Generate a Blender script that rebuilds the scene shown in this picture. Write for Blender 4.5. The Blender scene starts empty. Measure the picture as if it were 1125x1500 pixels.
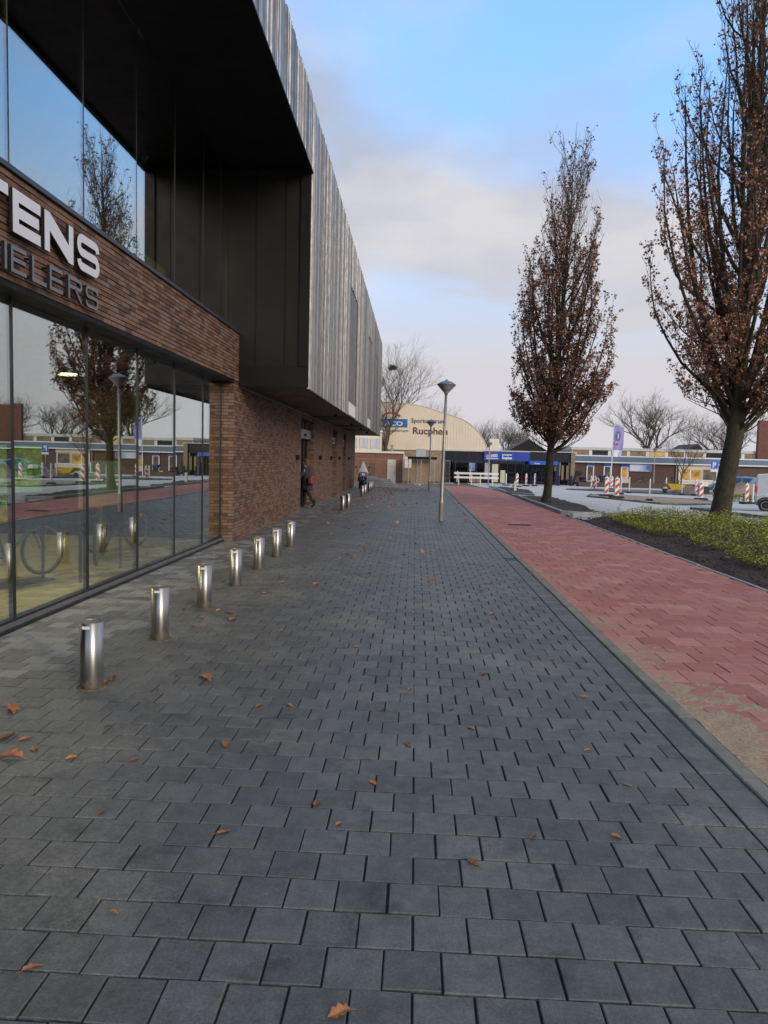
import bpy, math, random
import numpy as np
from mathutils import Vector, Matrix

# ------------------------------------------------------------------ camera
W0, H0, FPX = 1125, 1500, 1060.0
YAW, PITCH, ROLL, EYE = 0.0408, 0.0737, 0.0250, 1.75
scene = bpy.context.scene
COL = scene.collection
_cy, _sy, _cp, _sp = math.cos(YAW), math.sin(YAW), math.cos(PITCH), math.sin(PITCH)
FWD = Vector((-_sy*_cp, _cy*_cp, -_sp))
_r0 = Vector((_cy, _sy, 0)); _u0 = _r0.cross(FWD)
RIGHT = math.cos(ROLL)*_r0 + math.sin(ROLL)*_u0
UP = -math.sin(ROLL)*_r0 + math.cos(ROLL)*_u0
cam_d = bpy.data.cameras.new('camera'); cam = bpy.data.objects.new('camera', cam_d); COL.objects.link(cam)
M = Matrix((RIGHT, UP, -FWD)).transposed().to_4x4(); M.translation = (0, 0, EYE)
cam.matrix_world = M
cam_d.sensor_fit = 'VERTICAL'; cam_d.sensor_height = 36.0
cam_d.lens = FPX/H0*36.0
cam_d.clip_start = 0.05; cam_d.clip_end = 5000
scene.camera = cam

# ------------------------------------------------------------------ light
SUN_EL, SUN_AZ = math.radians(20), math.radians(142)     # azimuth clockwise from +Y
world = bpy.data.worlds.new('World'); scene.world = world; world.use_nodes = True
nt = world.node_tree; nt.nodes.clear()
def wn(t, **k):
    n = nt.nodes.new(t)
    for a, b in k.items(): setattr(n, a, b)
    return n
sky = wn('ShaderNodeTexSky', sky_type='NISHITA'); sky.sun_disc = False
sky.sun_elevation = SUN_EL; sky.sun_rotation = SUN_AZ; sky.air_density = 1.0; sky.dust_density = 0.6
tc = wn('ShaderNodeTexCoord'); sep = wn('ShaderNodeSeparateXYZ')
nt.links.new(tc.outputs['Generated'], sep.inputs[0])
def wmath(op, a, b=None, c=None):
    n = wn('ShaderNodeMath', operation=op)
    for i, v in enumerate((a, b, c)):
        if v is None: continue
        if isinstance(v, (int, float)): n.inputs[i].default_value = v
        else: nt.links.new(v, n.inputs[i])
    return n.outputs[0]
zz = wmath('ADD', wmath('MAXIMUM', sep.outputs[2], 0.0), 0.22)
comb = wn('ShaderNodeCombineXYZ')
nt.links.new(wmath('DIVIDE', sep.outputs[0], zz), comb.inputs[0]); nt.links.new(wmath('DIVIDE', sep.outputs[1], zz), comb.inputs[1])
comb.inputs[2].default_value = 33.18
cn = wn('ShaderNodeTexNoise'); cn.inputs['Scale'].default_value = 1.0; cn.inputs['Detail'].default_value = 6; cn.inputs['Roughness'].default_value = 0.5
nt.links.new(comb.outputs[0], cn.inputs['Vector'])
cr = wn('ShaderNodeValToRGB'); cr.color_ramp.elements[0].position = 0.35; cr.color_ramp.elements[1].position = 0.57
cr.color_ramp.elements[0].color = (0, 0, 0, 1); cr.color_ramp.elements[1].color = (1, 1, 1, 1)
nt.links.new(cn.outputs['Fac'], cr.inputs[0])
# cloud tone: grey-lilac bodies, warmer thin lit edges, paler and pinkish toward the horizon
cn2 = wn('ShaderNodeTexNoise'); cn2.inputs['Scale'].default_value = 2.3; cn2.inputs['Detail'].default_value = 5
nt.links.new(comb.outputs[0], cn2.inputs['Vector'])
tone = wn('ShaderNodeValToRGB'); e = tone.color_ramp.elements
e[0].position = 0.42; e[0].color = (3.55, 3.85, 4.65, 1); e[1].position = 0.62; e[1].color = (5.5, 5.45, 5.7, 1)
nt.links.new(cn2.outputs['Fac'], tone.inputs[0])
hz = wn('ShaderNodeValToRGB'); e = hz.color_ramp.elements
e[0].position = 0.13; e[0].color = (1, 1, 1, 1); e[1].position = 0.42; e[1].color = (0, 0, 0, 1)
nt.links.new(sep.outputs[2], hz.inputs[0])
mixh = wn('ShaderNodeMix', data_type='RGBA'); nt.links.new(hz.outputs[0], mixh.inputs[0])
nt.links.new(tone.outputs[0], mixh.inputs[6]); mixh.inputs[7].default_value = (5.1, 5.0, 5.3, 1)
blue = wn('ShaderNodeMix', data_type='RGBA', blend_type='ADD'); blue.inputs[0].default_value = 1.0
nt.links.new(sky.outputs[0], blue.inputs[6]); blue.inputs[7].default_value = (1.2, 3.0, 6.3, 1)
mask = wmath('MAXIMUM', cr.outputs[0], hz.outputs[0])
mixc = wn('ShaderNodeMix', data_type='RGBA'); nt.links.new(mask, mixc.inputs[0])
nt.links.new(blue.outputs[2], mixc.inputs[6]); nt.links.new(mixh.outputs[2], mixc.inputs[7])
bg = wn('ShaderNodeBackground'); bg.inputs[1].default_value = 0.1; nt.links.new(mixc.outputs[2], bg.inputs[0])
wo = wn('ShaderNodeOutputWorld'); nt.links.new(bg.outputs[0], wo.inputs[0])
sun_d = bpy.data.lights.new('sun', 'SUN'); sun_d.energy = 1.5; sun_d.angle = math.radians(28); sun_d.color = (1.0, 0.86, 0.70)
sun = bpy.data.objects.new('sun', sun_d); COL.objects.link(sun)
sd = Vector((math.sin(SUN_AZ)*math.cos(SUN_EL), math.cos(SUN_AZ)*math.cos(SUN_EL), math.sin(SUN_EL)))
sun.rotation_euler = sd.to_track_quat('Z', 'Y').to_euler()
scene.view_settings.view_transform = 'Standard'; scene.view_settings.look = 'None'
scene.view_settings.exposure = 0.42; scene.view_settings.gamma = 1.0; scene.view_settings.use_curve_mapping = False
scene.cycles.use_denoising = True
scene.cycles.max_bounces = 8; scene.cycles.transparent_max_bounces = 16

# ------------------------------------------------------------------ helpers
def ss(a, b, x):
    t = min(1.0, max(0.0, (x-a)/(b-a))); return t*t*(3-2*t)
def T(x, y):                                  # the ground falls gently away to the far car park
    s = ss(40, 72, y); return -0.5*s - 0.3*ss(7, 15, x)*(1-s)
def at(px, py, Y):                            # point of the sight line through a pixel on the plane Y
    d = (px-W0/2)/FPX*RIGHT - (py-H0/2)/FPX*UP + FWD
    return Vector((0, 0, EYE)) + d*(Y/d.y)
def project(p):
    v = Vector(p)-Vector((0, 0, EYE)); z = v.dot(FWD)
    if z < 0.05: return (-9999, -9999)
    return (W0/2+FPX*v.dot(RIGHT)/z, H0/2-FPX*v.dot(UP)/z)
def in_frame(p, m=20):
    x, y = project(p); return -m < x < W0+m and -m < y < H0+m

class MB:
    def __init__(self): self.v = []; self.f = []; self.mi = []; self.cur = 0
    def add(self, vs, fs):
        o = len(self.v); self.v.extend([tuple(p) for p in vs])
        for f in fs: self.f.append(tuple(i+o for i in f)); self.mi.append(self.cur)
    def box(self, x0, x1, y0, y1, z0, z1):
        self.add([(x0,y0,z0),(x1,y0,z0),(x1,y1,z0),(x0,y1,z0),(x0,y0,z1),(x1,y0,z1),(x1,y1,z1),(x0,y1,z1)],
                 [(0,3,2,1),(4,5,6,7),(0,1,5,4),(1,2,6,5),(2,3,7,6),(3,0,4,7)]); return self
    def cbox(self, c, s, rz=0.0):
        cx, cy, cz = c; a, b, d = s[0]/2, s[1]/2, s[2]/2; C, S = math.cos(rz), math.sin(rz)
        vs = [(cx+x*C-y*S, cy+x*S+y*C, cz+z) for z in (-d, d) for x, y in ((-a,-b),(a,-b),(a,b),(-a,b))]
        self.add(vs, [(0,3,2,1),(4,5,6,7),(0,1,5,4),(1,2,6,5),(2,3,7,6),(3,0,4,7)]); return self
    def bevbox(self, x0, x1, y0, y1, z0, z1, b):     # box with a chamfered top
        self.add([(x0,y0,z0),(x1,y0,z0),(x1,y1,z0),(x0,y1,z0),(x0,y0,z1-b),(x1,y0,z1-b),(x1,y1,z1-b),(x0,y1,z1-b),
                  (x0+b,y0+b,z1),(x1-b,y0+b,z1),(x1-b,y1-b,z1),(x0+b,y1-b,z1)],
                 [(0,1,5,4),(1,2,6,5),(2,3,7,6),(3,0,4,7),(4,5,9,8),(5,6,10,9),(6,7,11,10),(7,4,8,11),(8,9,10,11)]); return self
    def tube(self, pts, rad, n=8, caps=True):
        pts = [Vector(p) for p in pts]; k = len(pts)
        if isinstance(rad, (int, float)): rad = [rad]*k
        vs = []; up = None
        for i, p in enumerate(pts):
            d = (pts[min(i+1, k-1)]-pts[max(i-1, 0)])
            if d.length < 1e-9: d = Vector((0, 0, 1))
            d.normalize()
            if up is None:
                up = Vector((0, 0, 1)) if abs(d.z) < 0.9 else Vector((1, 0, 0))
            a = d.cross(up)
            if a.length < 1e-6: a = d.orthogonal()
            a.normalize(); b = a.cross(d); up = b
            for j in range(n):
                t = 2*math.pi*j/n
                q = p + rad[i]*(math.cos(t)*a + math.sin(t)*b); vs.append((q.x, q.y, q.z))
        fs = [(i*n+j, i*n+(j+1) % n, (i+1)*n+(j+1) % n, (i+1)*n+j) for i in range(k-1) for j in range(n)]
        if caps and n > 3: fs += [tuple(range(n-1, -1, -1)), tuple((k-1)*n+j for j in range(n))]
        self.add(vs, fs); return self
    def lathe(self, prof, c=(0,0,0), n=20):           # prof: (radius, z)
        vs = [(c[0]+r*math.cos(2*math.pi*j/n), c[1]+r*math.sin(2*math.pi*j/n), c[2]+z) for r, z in prof for j in range(n)]
        k = len(prof)
        fs = [(i*n+j, i*n+(j+1) % n, (i+1)*n+(j+1) % n, (i+1)*n+j) for i in range(k-1) for j in range(n)]
        fs += [tuple(range(n-1, -1, -1)), tuple((k-1)*n+j for j in range(n))]
        self.add(vs, fs); return self
    def prism(self, poly, z0, z1):                    # vertical prism over a plan polygon; z may be callables
        n = len(poly); f0 = z0 if callable(z0) else (lambda x, y: z0); f1 = z1 if callable(z1) else (lambda x, y: z1)
        self.add([(x, y, f0(x, y)) for x, y in poly]+[(x, y, f1(x, y)) for x, y in poly],
                 [tuple(range(n-1, -1, -1)), tuple(range(n, 2*n))]+[(i, (i+1) % n, n+(i+1) % n, n+i) for i in range(n)]); return self
    def extr(self, poly, axis, a, b):                 # polygon in the two other axes, extruded along axis from a to b
        n = len(poly)
        def P(u, v, w):
            return (w, u, v) if axis == 'x' else ((u, w, v) if axis == 'y' else (u, v, w))
        self.add([P(u, v, a) for u, v in poly]+[P(u, v, b) for u, v in poly],
                 [tuple(range(n-1, -1, -1)), tuple(range(n, 2*n))]+[(i, (i+1) % n, n+(i+1) % n, n+i) for i in range(n)]); return self
    def xform(self, m):
        self.v = [tuple(m @ Vector(p)) for p in self.v]; return self
    def mesh(self, name, mats, smooth=False):
        me = bpy.data.meshes.new(name); me.from_pydata(self.v, [], self.f)
        for m in (mats if isinstance(mats, (list, tuple)) else [mats]): me.materials.append(m)
        if any(self.mi): me.polygons.foreach_set('material_index', self.mi)
        if smooth: me.polygons.foreach_set('use_smooth', [True]*len(me.polygons))
        me.validate(); me.update(); return me
    def build(self, name, mats, parent=None, loc=None, rz=0, smooth=False, kind=None):
        o = bpy.data.objects.new(name, self.mesh(name, mats, smooth)); COL.objects.link(o)
        if parent is not None: o.parent = parent
        if loc is not None: o.location = loc
        if rz: o.rotation_euler.z = rz
        if kind: o['kind'] = kind
        if smooth:
            m = None
        return o
def tag(o, label, cat, group=None):
    o['label'] = label; o['category'] = cat
    if group: o['group'] = group
    return o
def thing(name, label, cat, loc=(0,0,0), rz=0, group=None):
    o = bpy.data.objects.new(name, None); COL.objects.link(o); o.empty_display_size = 0.1
    o.location = loc; o.rotation_euler = (0, 0, rz); return tag(o, label, cat, group)
def dup(o, loc=None, rz=None, label=None, parent=None):
    c = o.copy(); COL.objects.link(c)
    if parent is not None: c.parent = parent
    if loc is not None: c.location = loc
    if rz is not None: c.rotation_euler = (0, 0, rz)
    if label: c['label'] = label
    for ch in list(o.children): dup(ch, parent=c)
    return c
def shared(name, mesh, parent, loc=(0,0,0), rot=(0,0,0), kind=None):
    o = bpy.data.objects.new(name, mesh); COL.objects.link(o); o.parent = parent; o.location = loc; o.rotation_euler = rot
    if kind: o['kind'] = kind
    return o

# ------------------------------------------------------------------ materials
class NT:
    def __init__(self, name):
        self.m = bpy.data.materials.new(name); self.m.use_nodes = True; self.t = self.m.node_tree
        self.b = self.t.nodes['Principled BSDF']; self.out = self.t.nodes['Material Output']
    def n(self, ty, **k):
        n = self.t.nodes.new(ty)
        for a, b in k.items(): setattr(n, a, b)
        return n
    def l(self, a, b): self.t.links.new(a, b)
    def math(self, op, a, b=None, c=None, clamp=False):
        n = self.n('ShaderNodeMath', operation=op); n.use_clamp = clamp
        for i, v in enumerate((a, b, c)):
            if v is None: continue
            if isinstance(v, (int, float)): n.inputs[i].default_value = v
            else: self.l(v, n.inputs[i])
        return n.outputs[0]
    def mix(self, f, a, b, mode='MIX'):
        n = self.n('ShaderNodeMix', data_type='RGBA', blend_type=mode)
        for i, v in ((0, f), (6, a), (7, b)):
            if isinstance(v, (int, float)): n.inputs[i].default_value = v
            elif isinstance(v, tuple): n.inputs[i].default_value = v if len(v) == 4 else v+(1,)
            else: self.l(v, n.inputs[i])
        return n.outputs[2]
    def coord(self, w='Object'):
        if w == 'World': return self.n('ShaderNodeNewGeometry').outputs['Position']
        return self.n('ShaderNodeTexCoord').outputs[w]
    def noise(self, scale, detail=4, rough=0.55, vec=None, out='Fac'):
        n = self.n('ShaderNodeTexNoise'); n.inputs['Scale'].default_value = scale; n.inputs['Detail'].default_value = detail; n.inputs['Roughness'].default_value = rough
        self.l(vec if vec is not None else self.coord('World'), n.inputs['Vector']); return n.outputs[out]
    def ramp(self, f, stops):
        n = self.n('ShaderNodeValToRGB'); e = n.color_ramp.elements
        while len(e) < len(stops): e.new(0.5)
        for i, (p, c) in enumerate(stops):
            e[i].position = p; e[i].color = (c, c, c, 1) if isinstance(c, (int, float)) else c+(1,)
        self.l(f, n.inputs[0]); return n.outputs[0]
    def rand(self):                                   # one value per loose piece, whether joined or an object of its own
        g = self.n('ShaderNodeNewGeometry').outputs['Random Per Island']; o = self.n('ShaderNodeObjectInfo').outputs['Random']
        return self.math('FRACT', self.math('ADD', g, o))
    def bump(self, h, strength=0.3, dist=0.01):
        n = self.n('ShaderNodeBump'); n.inputs['Strength'].default_value = strength; n.inputs['Distance'].default_value = dist
        self.l(h, n.inputs['Height']); self.l(n.outputs[0], self.b.inputs['Normal'])
    def set(self, col=None, rough=None, metal=None, spec=None):
        for k, v in (('Base Color', col), ('Roughness', rough), ('Metallic', metal), ('Specular IOR Level', spec)):
            if v is None: continue
            if isinstance(v, (int, float)): self.b.inputs[k].default_value = v
            elif isinstance(v, tuple): self.b.inputs[k].default_value = v if len(v) == 4 else v+(1,)
            else: self.l(v, self.b.inputs[k])
        return self.m
def simple(name, col, rough=0.6, metal=0.0, var=0.15, scale=6.0, bump=0.0, bscale=60.0, spec=0.4, isl=0.0, coord='World'):
    t = NT(name); vec = t.coord(coord)
    f = t.ramp(t.noise(scale, 5, 0.6, vec), [(0.3, 1-var), (0.7, 1+var)])
    c = t.mix(1.0, col, f, 'MULTIPLY')
    if isl:
        g = t.ramp(t.rand(), [(0, 1-isl), (1, 1+isl)]); c = t.mix(1.0, c, g, 'MULTIPLY')
    r = t.ramp(t.noise(scale*2.3, 3, 0.5, vec), [(0.3, max(0.02, rough-0.08)), (0.7, min(1, rough+0.08))])
    t.set(c, r, metal, spec)
    if bump: t.bump(t.noise(bscale, 4, 0.6, vec), bump, 0.01)
    return t.m
def emis(name, col, s):
    t = NT(name); t.set(col, 0.5); t.b.inputs['Emission Color'].default_value = col+(1,); t.b.inputs['Emission Strength'].default_value = s; return t.m

MT = {}
def mk_paving():
    t = NT('grey_paving_concrete'); w = t.coord('World'); sx = t.n('ShaderNodeSeparateXYZ'); t.l(w, sx.inputs[0])
    base = t.ramp(t.rand(), [(0, (0.066, 0.068, 0.064)), (0.5, (0.083, 0.085, 0.080)), (1, (0.104, 0.105, 0.098))])
    mott = t.ramp(t.noise(9, 6, 0.65), [(0.3, 0.72), (0.72, 1.32)])
    c = t.mix(1.0, base, mott, 'MULTIPLY')
    # scuffs and lime bloom inside the tiles
    bl = t.ramp(t.noise(14, 6, 0.7), [(0.56, 0.0), (0.76, 0.42)])
    c = t.mix(bl, c, (0.20, 0.205, 0.21))
    # fine sand swept over the walk on the building side, thinning towards the middle
    side = t.ramp(t.math('ADD', t.math('MULTIPLY', sx.outputs[0], -0.22), t.math('MULTIPLY', t.noise(0.55, 4, 0.6), 0.9)), [(0.42, 0.0), (1.05, 1.0)])
    grit = t.ramp(t.noise(34, 6, 0.75), [(0.36, 0.0), (0.66, 1.0)])
    c = t.mix(t.math('MULTIPLY', t.math('MULTIPLY', side, grit), 0.62), c, (0.185, 0.170, 0.140))
    patch = t.math('MULTIPLY', t.ramp(t.noise(0.9, 5, 0.6), [(0.53, 0.0), (0.66, 1.0)]), grit)
    c = t.mix(t.math('MULTIPLY', patch, 0.65), c, (0.255, 0.225, 0.165))
    # older, paler tiles along the shop front
    old = t.math('MULTIPLY', t.ramp(sx.outputs[0], [(0.0, 0.0), (1.0, 0.0)]), 0.0)
    near = t.math('MULTIPLY', t.math('LESS_THAN', t.math('ADD', sx.outputs[0], t.math('MULTIPLY', t.noise(1.3, 3, 0.5), 1.2)), -2.3), t.ramp(t.rand(), [(0.35, 0.0), (0.8, 0.75)]))
    c = t.mix(near, c, (0.24, 0.235, 0.225))
    c = t.mix(1.0, c, t.ramp(t.noise(95, 5, 0.75), [(0.28, 0.62), (0.5, 1.0), (0.72, 1.45)]), 'MULTIPLY')
    sp = t.ramp(t.noise(170, 2, 0.5), [(0.66, 0.0), (0.74, 0.6)])
    c = t.mix(sp, c, (0.27, 0.265, 0.25))
    drk = t.ramp(t.noise(3.1, 5, 0.7), [(0.30, 0.55), (0.45, 1.0)])
    c = t.mix(1.0, c, drk, 'MULTIPLY')
    t.set(c, t.ramp(t.noise(20, 4, 0.6), [(0.3, 0.44), (0.7, 0.60)]), 0, 0.5)
    t.bump(t.noise(120, 5, 0.75), 0.35, 0.004); return t.m
MT['paving'] = mk_paving()
def mk_red():
    t = NT('red_paving_concrete'); w = t.coord('World'); sx = t.n('ShaderNodeSeparateXYZ'); t.l(w, sx.inputs[0])
    base = t.ramp(t.rand(), [(0, (0.315, 0.105, 0.082)), (0.5, (0.365, 0.130, 0.100)), (0.85, (0.400, 0.150, 0.116)), (1, (0.44, 0.19, 0.145))])
    c = t.mix(1.0, base, t.ramp(t.noise(7, 6, 0.65), [(0.3, 0.86), (0.7, 1.15)]), 'MULTIPLY')
    d = t.math('MULTIPLY', t.ramp(t.noise(0.8, 5, 0.65), [(0.46, 0.0), (0.72, 1.0)]), t.ramp(t.noise(26, 5, 0.7), [(0.4, 0.0), (0.62, 1.0)]))
    c = t.mix(t.math('MULTIPLY', d, 0.5), c, (0.42, 0.30, 0.24))
    kd = t.math('SUBTRACT', sx.outputs[0], 1.98); yd = t.ramp(t.math('MULTIPLY', sx.outputs[1], 0.05), [(0.25, 1.0), (0.62, 0.12)])
    dust = t.math('ADD', t.math('MULTIPLY', t.ramp(kd, [(0.0, 1.0), (0.75, 0.0)]), 0.75), t.math('MULTIPLY', t.math('SUBTRACT', t.noise(1.6, 5, 0.65), 0.5), 2.2))
    dm = t.math('MULTIPLY', t.math('MULTIPLY', t.ramp(dust, [(0.32, 0.0), (0.75, 1.0)]), yd), t.ramp(t.noise(60, 5, 0.75), [(0.36, 0.25), (0.6, 1.0)]))
    c = t.mix(dm, c, (0.34, 0.25, 0.165))
    t.set(c, 0.72, 0, 0.35); t.bump(t.noise(130, 5, 0.7), 0.3, 0.004); return t.m
MT['red'] = mk_red()
def mk_brick():
    t = NT('brown_brick'); r = t.rand()
    base = t.ramp(r, [(0, (0.085, 0.048, 0.034)), (0.3, (0.140, 0.076, 0.050)), (0.55, (0.175, 0.098, 0.064)), (0.8, (0.215, 0.126, 0.083)), (1, (0.16, 0.125, 0.118))])
    c = t.mix(1.0, base, t.ramp(t.noise(18, 5, 0.65), [(0.25, 0.72), (0.75, 1.25)]), 'MULTIPLY')
    t.set(c, 0.8, 0, 0.3); t.bump(t.noise(90, 5, 0.7), 0.5, 0.006); return t.m
MT['brick'] = mk_brick()
MT['mortar'] = simple('dark_mortar', (0.045, 0.036, 0.030), 0.9, bump=0.3)
MT['bed'] = simple('joint_sand', (0.030, 0.030, 0.030), 0.95)
MT['redbed'] = simple('red_joint_sand', (0.075, 0.04, 0.033), 0.95)
MT['kerb'] = simple('beige_concrete_kerb', (0.185, 0.172, 0.142), 0.8, var=0.22, scale=5, bump=0.3, bscale=120)
MT['kerbgrey'] = simple('grey_concrete_kerb', (0.30, 0.30, 0.29), 0.8, var=0.2, scale=4, bump=0.3, bscale=100)
MT['sand'] = simple('yellow_sand', (0.35, 0.255, 0.165), 0.95, var=0.4, scale=45, bump=0.6, bscale=180)
MT['soil'] = simple('dark_soil', (0.052, 0.036, 0.027), 0.95, var=0.45, scale=14, bump=0.9, bscale=45)
MT['mud'] = simple('trodden_earth', (0.17, 0.130, 0.095), 0.95, var=0.35, scale=1.2, bump=0.5, bscale=12)
MT['road'] = simple('pale_dusty_concrete', (0.50, 0.485, 0.45), 0.85, var=0.13, scale=0.7, bump=0.25, bscale=40)
MT['steel'] = None
def mk_steel():
    t = NT('brushed_steel'); o = t.coord('Object'); mp = t.n('ShaderNodeMapping'); mp.inputs['Scale'].default_value = (1, 1, 60); t.l(o, mp.inputs[0])
    nz = t.noise(14, 4, 0.6, mp.outputs[0])
    low = t.n('ShaderNodeSeparateXYZ'); t.l(o, low.inputs[0])
    grime = t.math('MULTIPLY', t.ramp(low.outputs[2], [(0.0, 1.0), (0.10, 0.0)]), t.ramp(t.noise(30, 4, 0.6, o), [(0.4, 0.0), (0.6, 0.9)]))
    c = t.mix(grime, t.mix(1.0, (0.56, 0.52, 0.47), t.ramp(nz, [(0.3, 0.88), (0.7, 1.1)]), 'MULTIPLY'), (0.20, 0.13, 0.06))
    t.set(c, t.ramp(nz, [(0.3, 0.32), (0.7, 0.44)]), t.math('SUBTRACT', 1.0, grime), 0.5); t.b.inputs['Anisotropic'].default_value = 0.85; t.b.inputs['Anisotropic Rotation'].default_value = 0.25; return t.m
MT['steel'] = mk_steel()
MT['alu'] = simple('anodised_aluminium', (0.172, 0.168, 0.166), 0.42, 0.62, var=0.06, scale=2.0, isl=0.36)
MT['aludeep'] = simple('dark_grey_aluminium', (0.095, 0.092, 0.090), 0.45, 0.6, var=0.06, scale=2.0, isl=0.2)  # darker neutral grey metal for some ribs, picked at random
MT['aludark'] = simple('bronze_aluminium', (0.15, 0.125, 0.10), 0.4, 0.8, var=0.1, scale=2.0, isl=0.25)
MT['black'] = simple('black_panel', (0.008, 0.008, 0.0085), 0.5, 0.0, var=0.2, scale=1.5, spec=0.2)
MT['darkpanel'] = simple('dark_bronze_panel', (0.013, 0.012, 0.011), 0.5, 0.0, var=0.15, scale=1.2, spec=0.2)
MT['soffit'] = simple('dark_soffit_panel', (0.040, 0.033, 0.028), 0.5, 0.0, var=0.15, scale=1.0)
MT['coping'] = simple('grey_coping_metal', (0.055, 0.062, 0.078), 0.4, 0.3, var=0.1)
MT['frame'] = simple('dark_window_frame', (0.022, 0.023, 0.025), 0.4, 0.2, var=0.1)
MT['sill'] = simple('grey_metal_strip', (0.20, 0.195, 0.185), 0.45, 0.5, var=0.12)
MT['letter'] = simple('white_letter_face', (0.62, 0.63, 0.68), 0.5, var=0.04)
MT['letter2'] = simple('grey_letter_metal', (0.19, 0.19, 0.20), 0.4, 0.4, var=0.1)
MT['white'] = simple('white_paint', (0.72, 0.71, 0.68), 0.55, var=0.08)
MT['offwhite'] = simple('cream_paint', (0.62, 0.56, 0.44), 0.6, var=0.08)
MT['rubber'] = simple('black_rubber', (0.022, 0.022, 0.022), 0.8, var=0.2)
MT['galv'] = simple('galvanised_metal', (0.33, 0.31, 0.28), 0.42, 0.6, var=0.15)
MT['yellow'] = simple('yellow_paint', (0.62, 0.42, 0.03), 0.45)
def mk_glass(name, tint, a=0.10, k=2.0, rgh=0.0):
    t = NT(name); lw = t.n('ShaderNodeLayerWeight'); lw.inputs[0].default_value = 0.5
    fac = t.math('ADD', t.math('MULTIPLY', t.math('POWER', lw.outputs['Facing'], k), 1-a), a, clamp=True)
    tr = t.n('ShaderNodeBsdfTransparent'); tr.inputs[0].default_value = tint+(1,)
    gl = t.n('ShaderNodeBsdfGlossy'); gl.inputs['Roughness'].default_value = rgh; gl.inputs[0].default_value = (0.92, 0.95, 0.96, 1)
    mx = t.n('ShaderNodeMixShader'); t.l(fac, mx.inputs[0]); t.l(tr.outputs[0], mx.inputs[1]); t.l(gl.outputs[0], mx.inputs[2]); t.l(mx.outputs[0], t.out.inputs[0]); return t.m
MT['glass'] = mk_glass('coated_window_glass', (0.86, 0.90, 0.78), 0.14, 1.9)
MT['dglass'] = mk_glass('dark_window_glass', (0.30, 0.32, 0.34), 0.05, 4.0)
def bark(name, col, green):
    t = NT(name); o = t.coord('World'); mp = t.n('ShaderNodeMapping'); mp.inputs['Scale'].default_value = (1, 1, 0.25); t.l(o, mp.inputs[0])
    n = t.noise(22, 6, 0.7, mp.outputs[0])
    c = t.mix(1.0, col, t.ramp(n, [(0.3, 0.5), (0.7, 1.5)]), 'MULTIPLY')
    c = t.mix(t.math('MULTIPLY', t.ramp(t.noise(4, 4, 0.6, o), [(0.4, 0.0), (0.65, 1.0)]), green), c, (0.075, 0.085, 0.03))
    t.set(c, 0.9, 0, 0.2); t.bump(n, 0.8, 0.03); return t.m
MT['bark'] = bark('oak_bark', (0.050, 0.038, 0.027), 0.4)
MT['twig'] = simple('bare_twig', (0.075, 0.058, 0.044), 0.85, var=0.3)
MT['paletwig'] = simple('pale_bare_twig', (0.095, 0.072, 0.048), 0.85, var=0.3)
MT['oakleaf'] = simple('withered_oak_leaf', (0.31, 0.140, 0.078), 0.75, var=0.25, scale=1.0, isl=0.5)
MT['fallen'] = simple('fallen_leaf', (0.30, 0.125, 0.05), 0.75, var=0.35, scale=25, isl=0.5, bump=0.3)
def mk_cover():
    t = NT('ground_cover_leaf'); r = t.rand()
    c = t.ramp(r, [(0, (0.09, 0.125, 0.014)), (0.45, (0.21, 0.25, 0.026)), (0.8, (0.33, 0.33, 0.042)), (1, (0.31, 0.19, 0.055))])
    c = t.mix(1.0, c, t.ramp(t.noise(1.3, 3, 0.5), [(0.3, 0.75), (0.7, 1.25)]), 'MULTIPLY'); t.set(c, 0.6, 0, 0.3); return t.m
MT['cover'] = mk_cover()

# ------------------------------------------------------------------ the ground and paving
def grid(name, xs, ys, zf, mat, kind='structure', keep=None, parent=None, smooth=True):
    nx, ny = len(xs), len(ys)
    vs = [(x, y, zf(x, y)) for y in ys for x in xs]
    fs = [(j*nx+i, j*nx+i+1, (j+1)*nx+i+1, (j+1)*nx+i) for j in range(ny-1) for i in range(nx-1)
          if keep is None or keep((xs[i]+xs[i+1])/2, (ys[j]+ys[j+1])/2)]
    mb = MB(); mb.v = vs; mb.f = fs; mb.mi = [0]*len(fs)
    return mb.build(name, mat, parent, smooth=smooth, kind=kind)
def fr(a, b, s):
    n = max(1, int(round((b-a)/s))); return [a+(b-a)*i/n for i in range(n+1)]
GX = [-2500, -600, -200, -80]+fr(-40, 60, 4)+[80, 140, 300, 800, 2500]
GY = [-600, -150, -40]+fr(-10, 100, 4)+[120, 160, 300, 800, 3000]
grid('ground', GX, GY, lambda x, y: T(x, y)-0.06, MT['mud'])
road = grid('road', fr(5.3, 75, 1.0), fr(6, 79, 1.0), lambda x, y: T(x, y)-0.012, MT['road'],
            keep=lambda x, y: not (x < 7.2 and y < 23))

PITCH_T = 0.2035
pav = grid('pavement', fr(-4.2, 1.9, 1.0), fr(-2, 47, 1.0), lambda x, y: -0.014, MT['bed'])
rng = random.Random(5)
tile_mb = MB(); tile_mb.bevbox(-0.0978, 0.0978, -0.0978, 0.0978, -0.05, 0.0, 0.0032)
half_l = None
tiles = []
row = 0; y = 1.35
while y < 46.6:
    off = PITCH_T/2 if row % 2 else 0.0
    x = 1.668-PITCH_T/2-off
    if off: tiles.append((1.668-PITCH_T/4, y, 0.5))
    while x > -3.93:
        tiles.append((x, y, 1.0)); x -= PITCH_T
    row += 1; y += PITCH_T
BT = [(1.775, 1.35+i*PITCH_T) for i in range(int(45.2/PITCH_T))]
def vis_key(p): return p[1] if in_frame((p[0], p[1], 0), 40) else 1e6
order = sorted([t for t in tiles if t[2] == 1.0], key=vis_key)[:260]
indiv = set((round(a[0], 4), round(a[1], 4)) for a in order)
tmesh = tile_mb.mesh('paving_tile', MT['paving'])
rest = MB()
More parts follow.
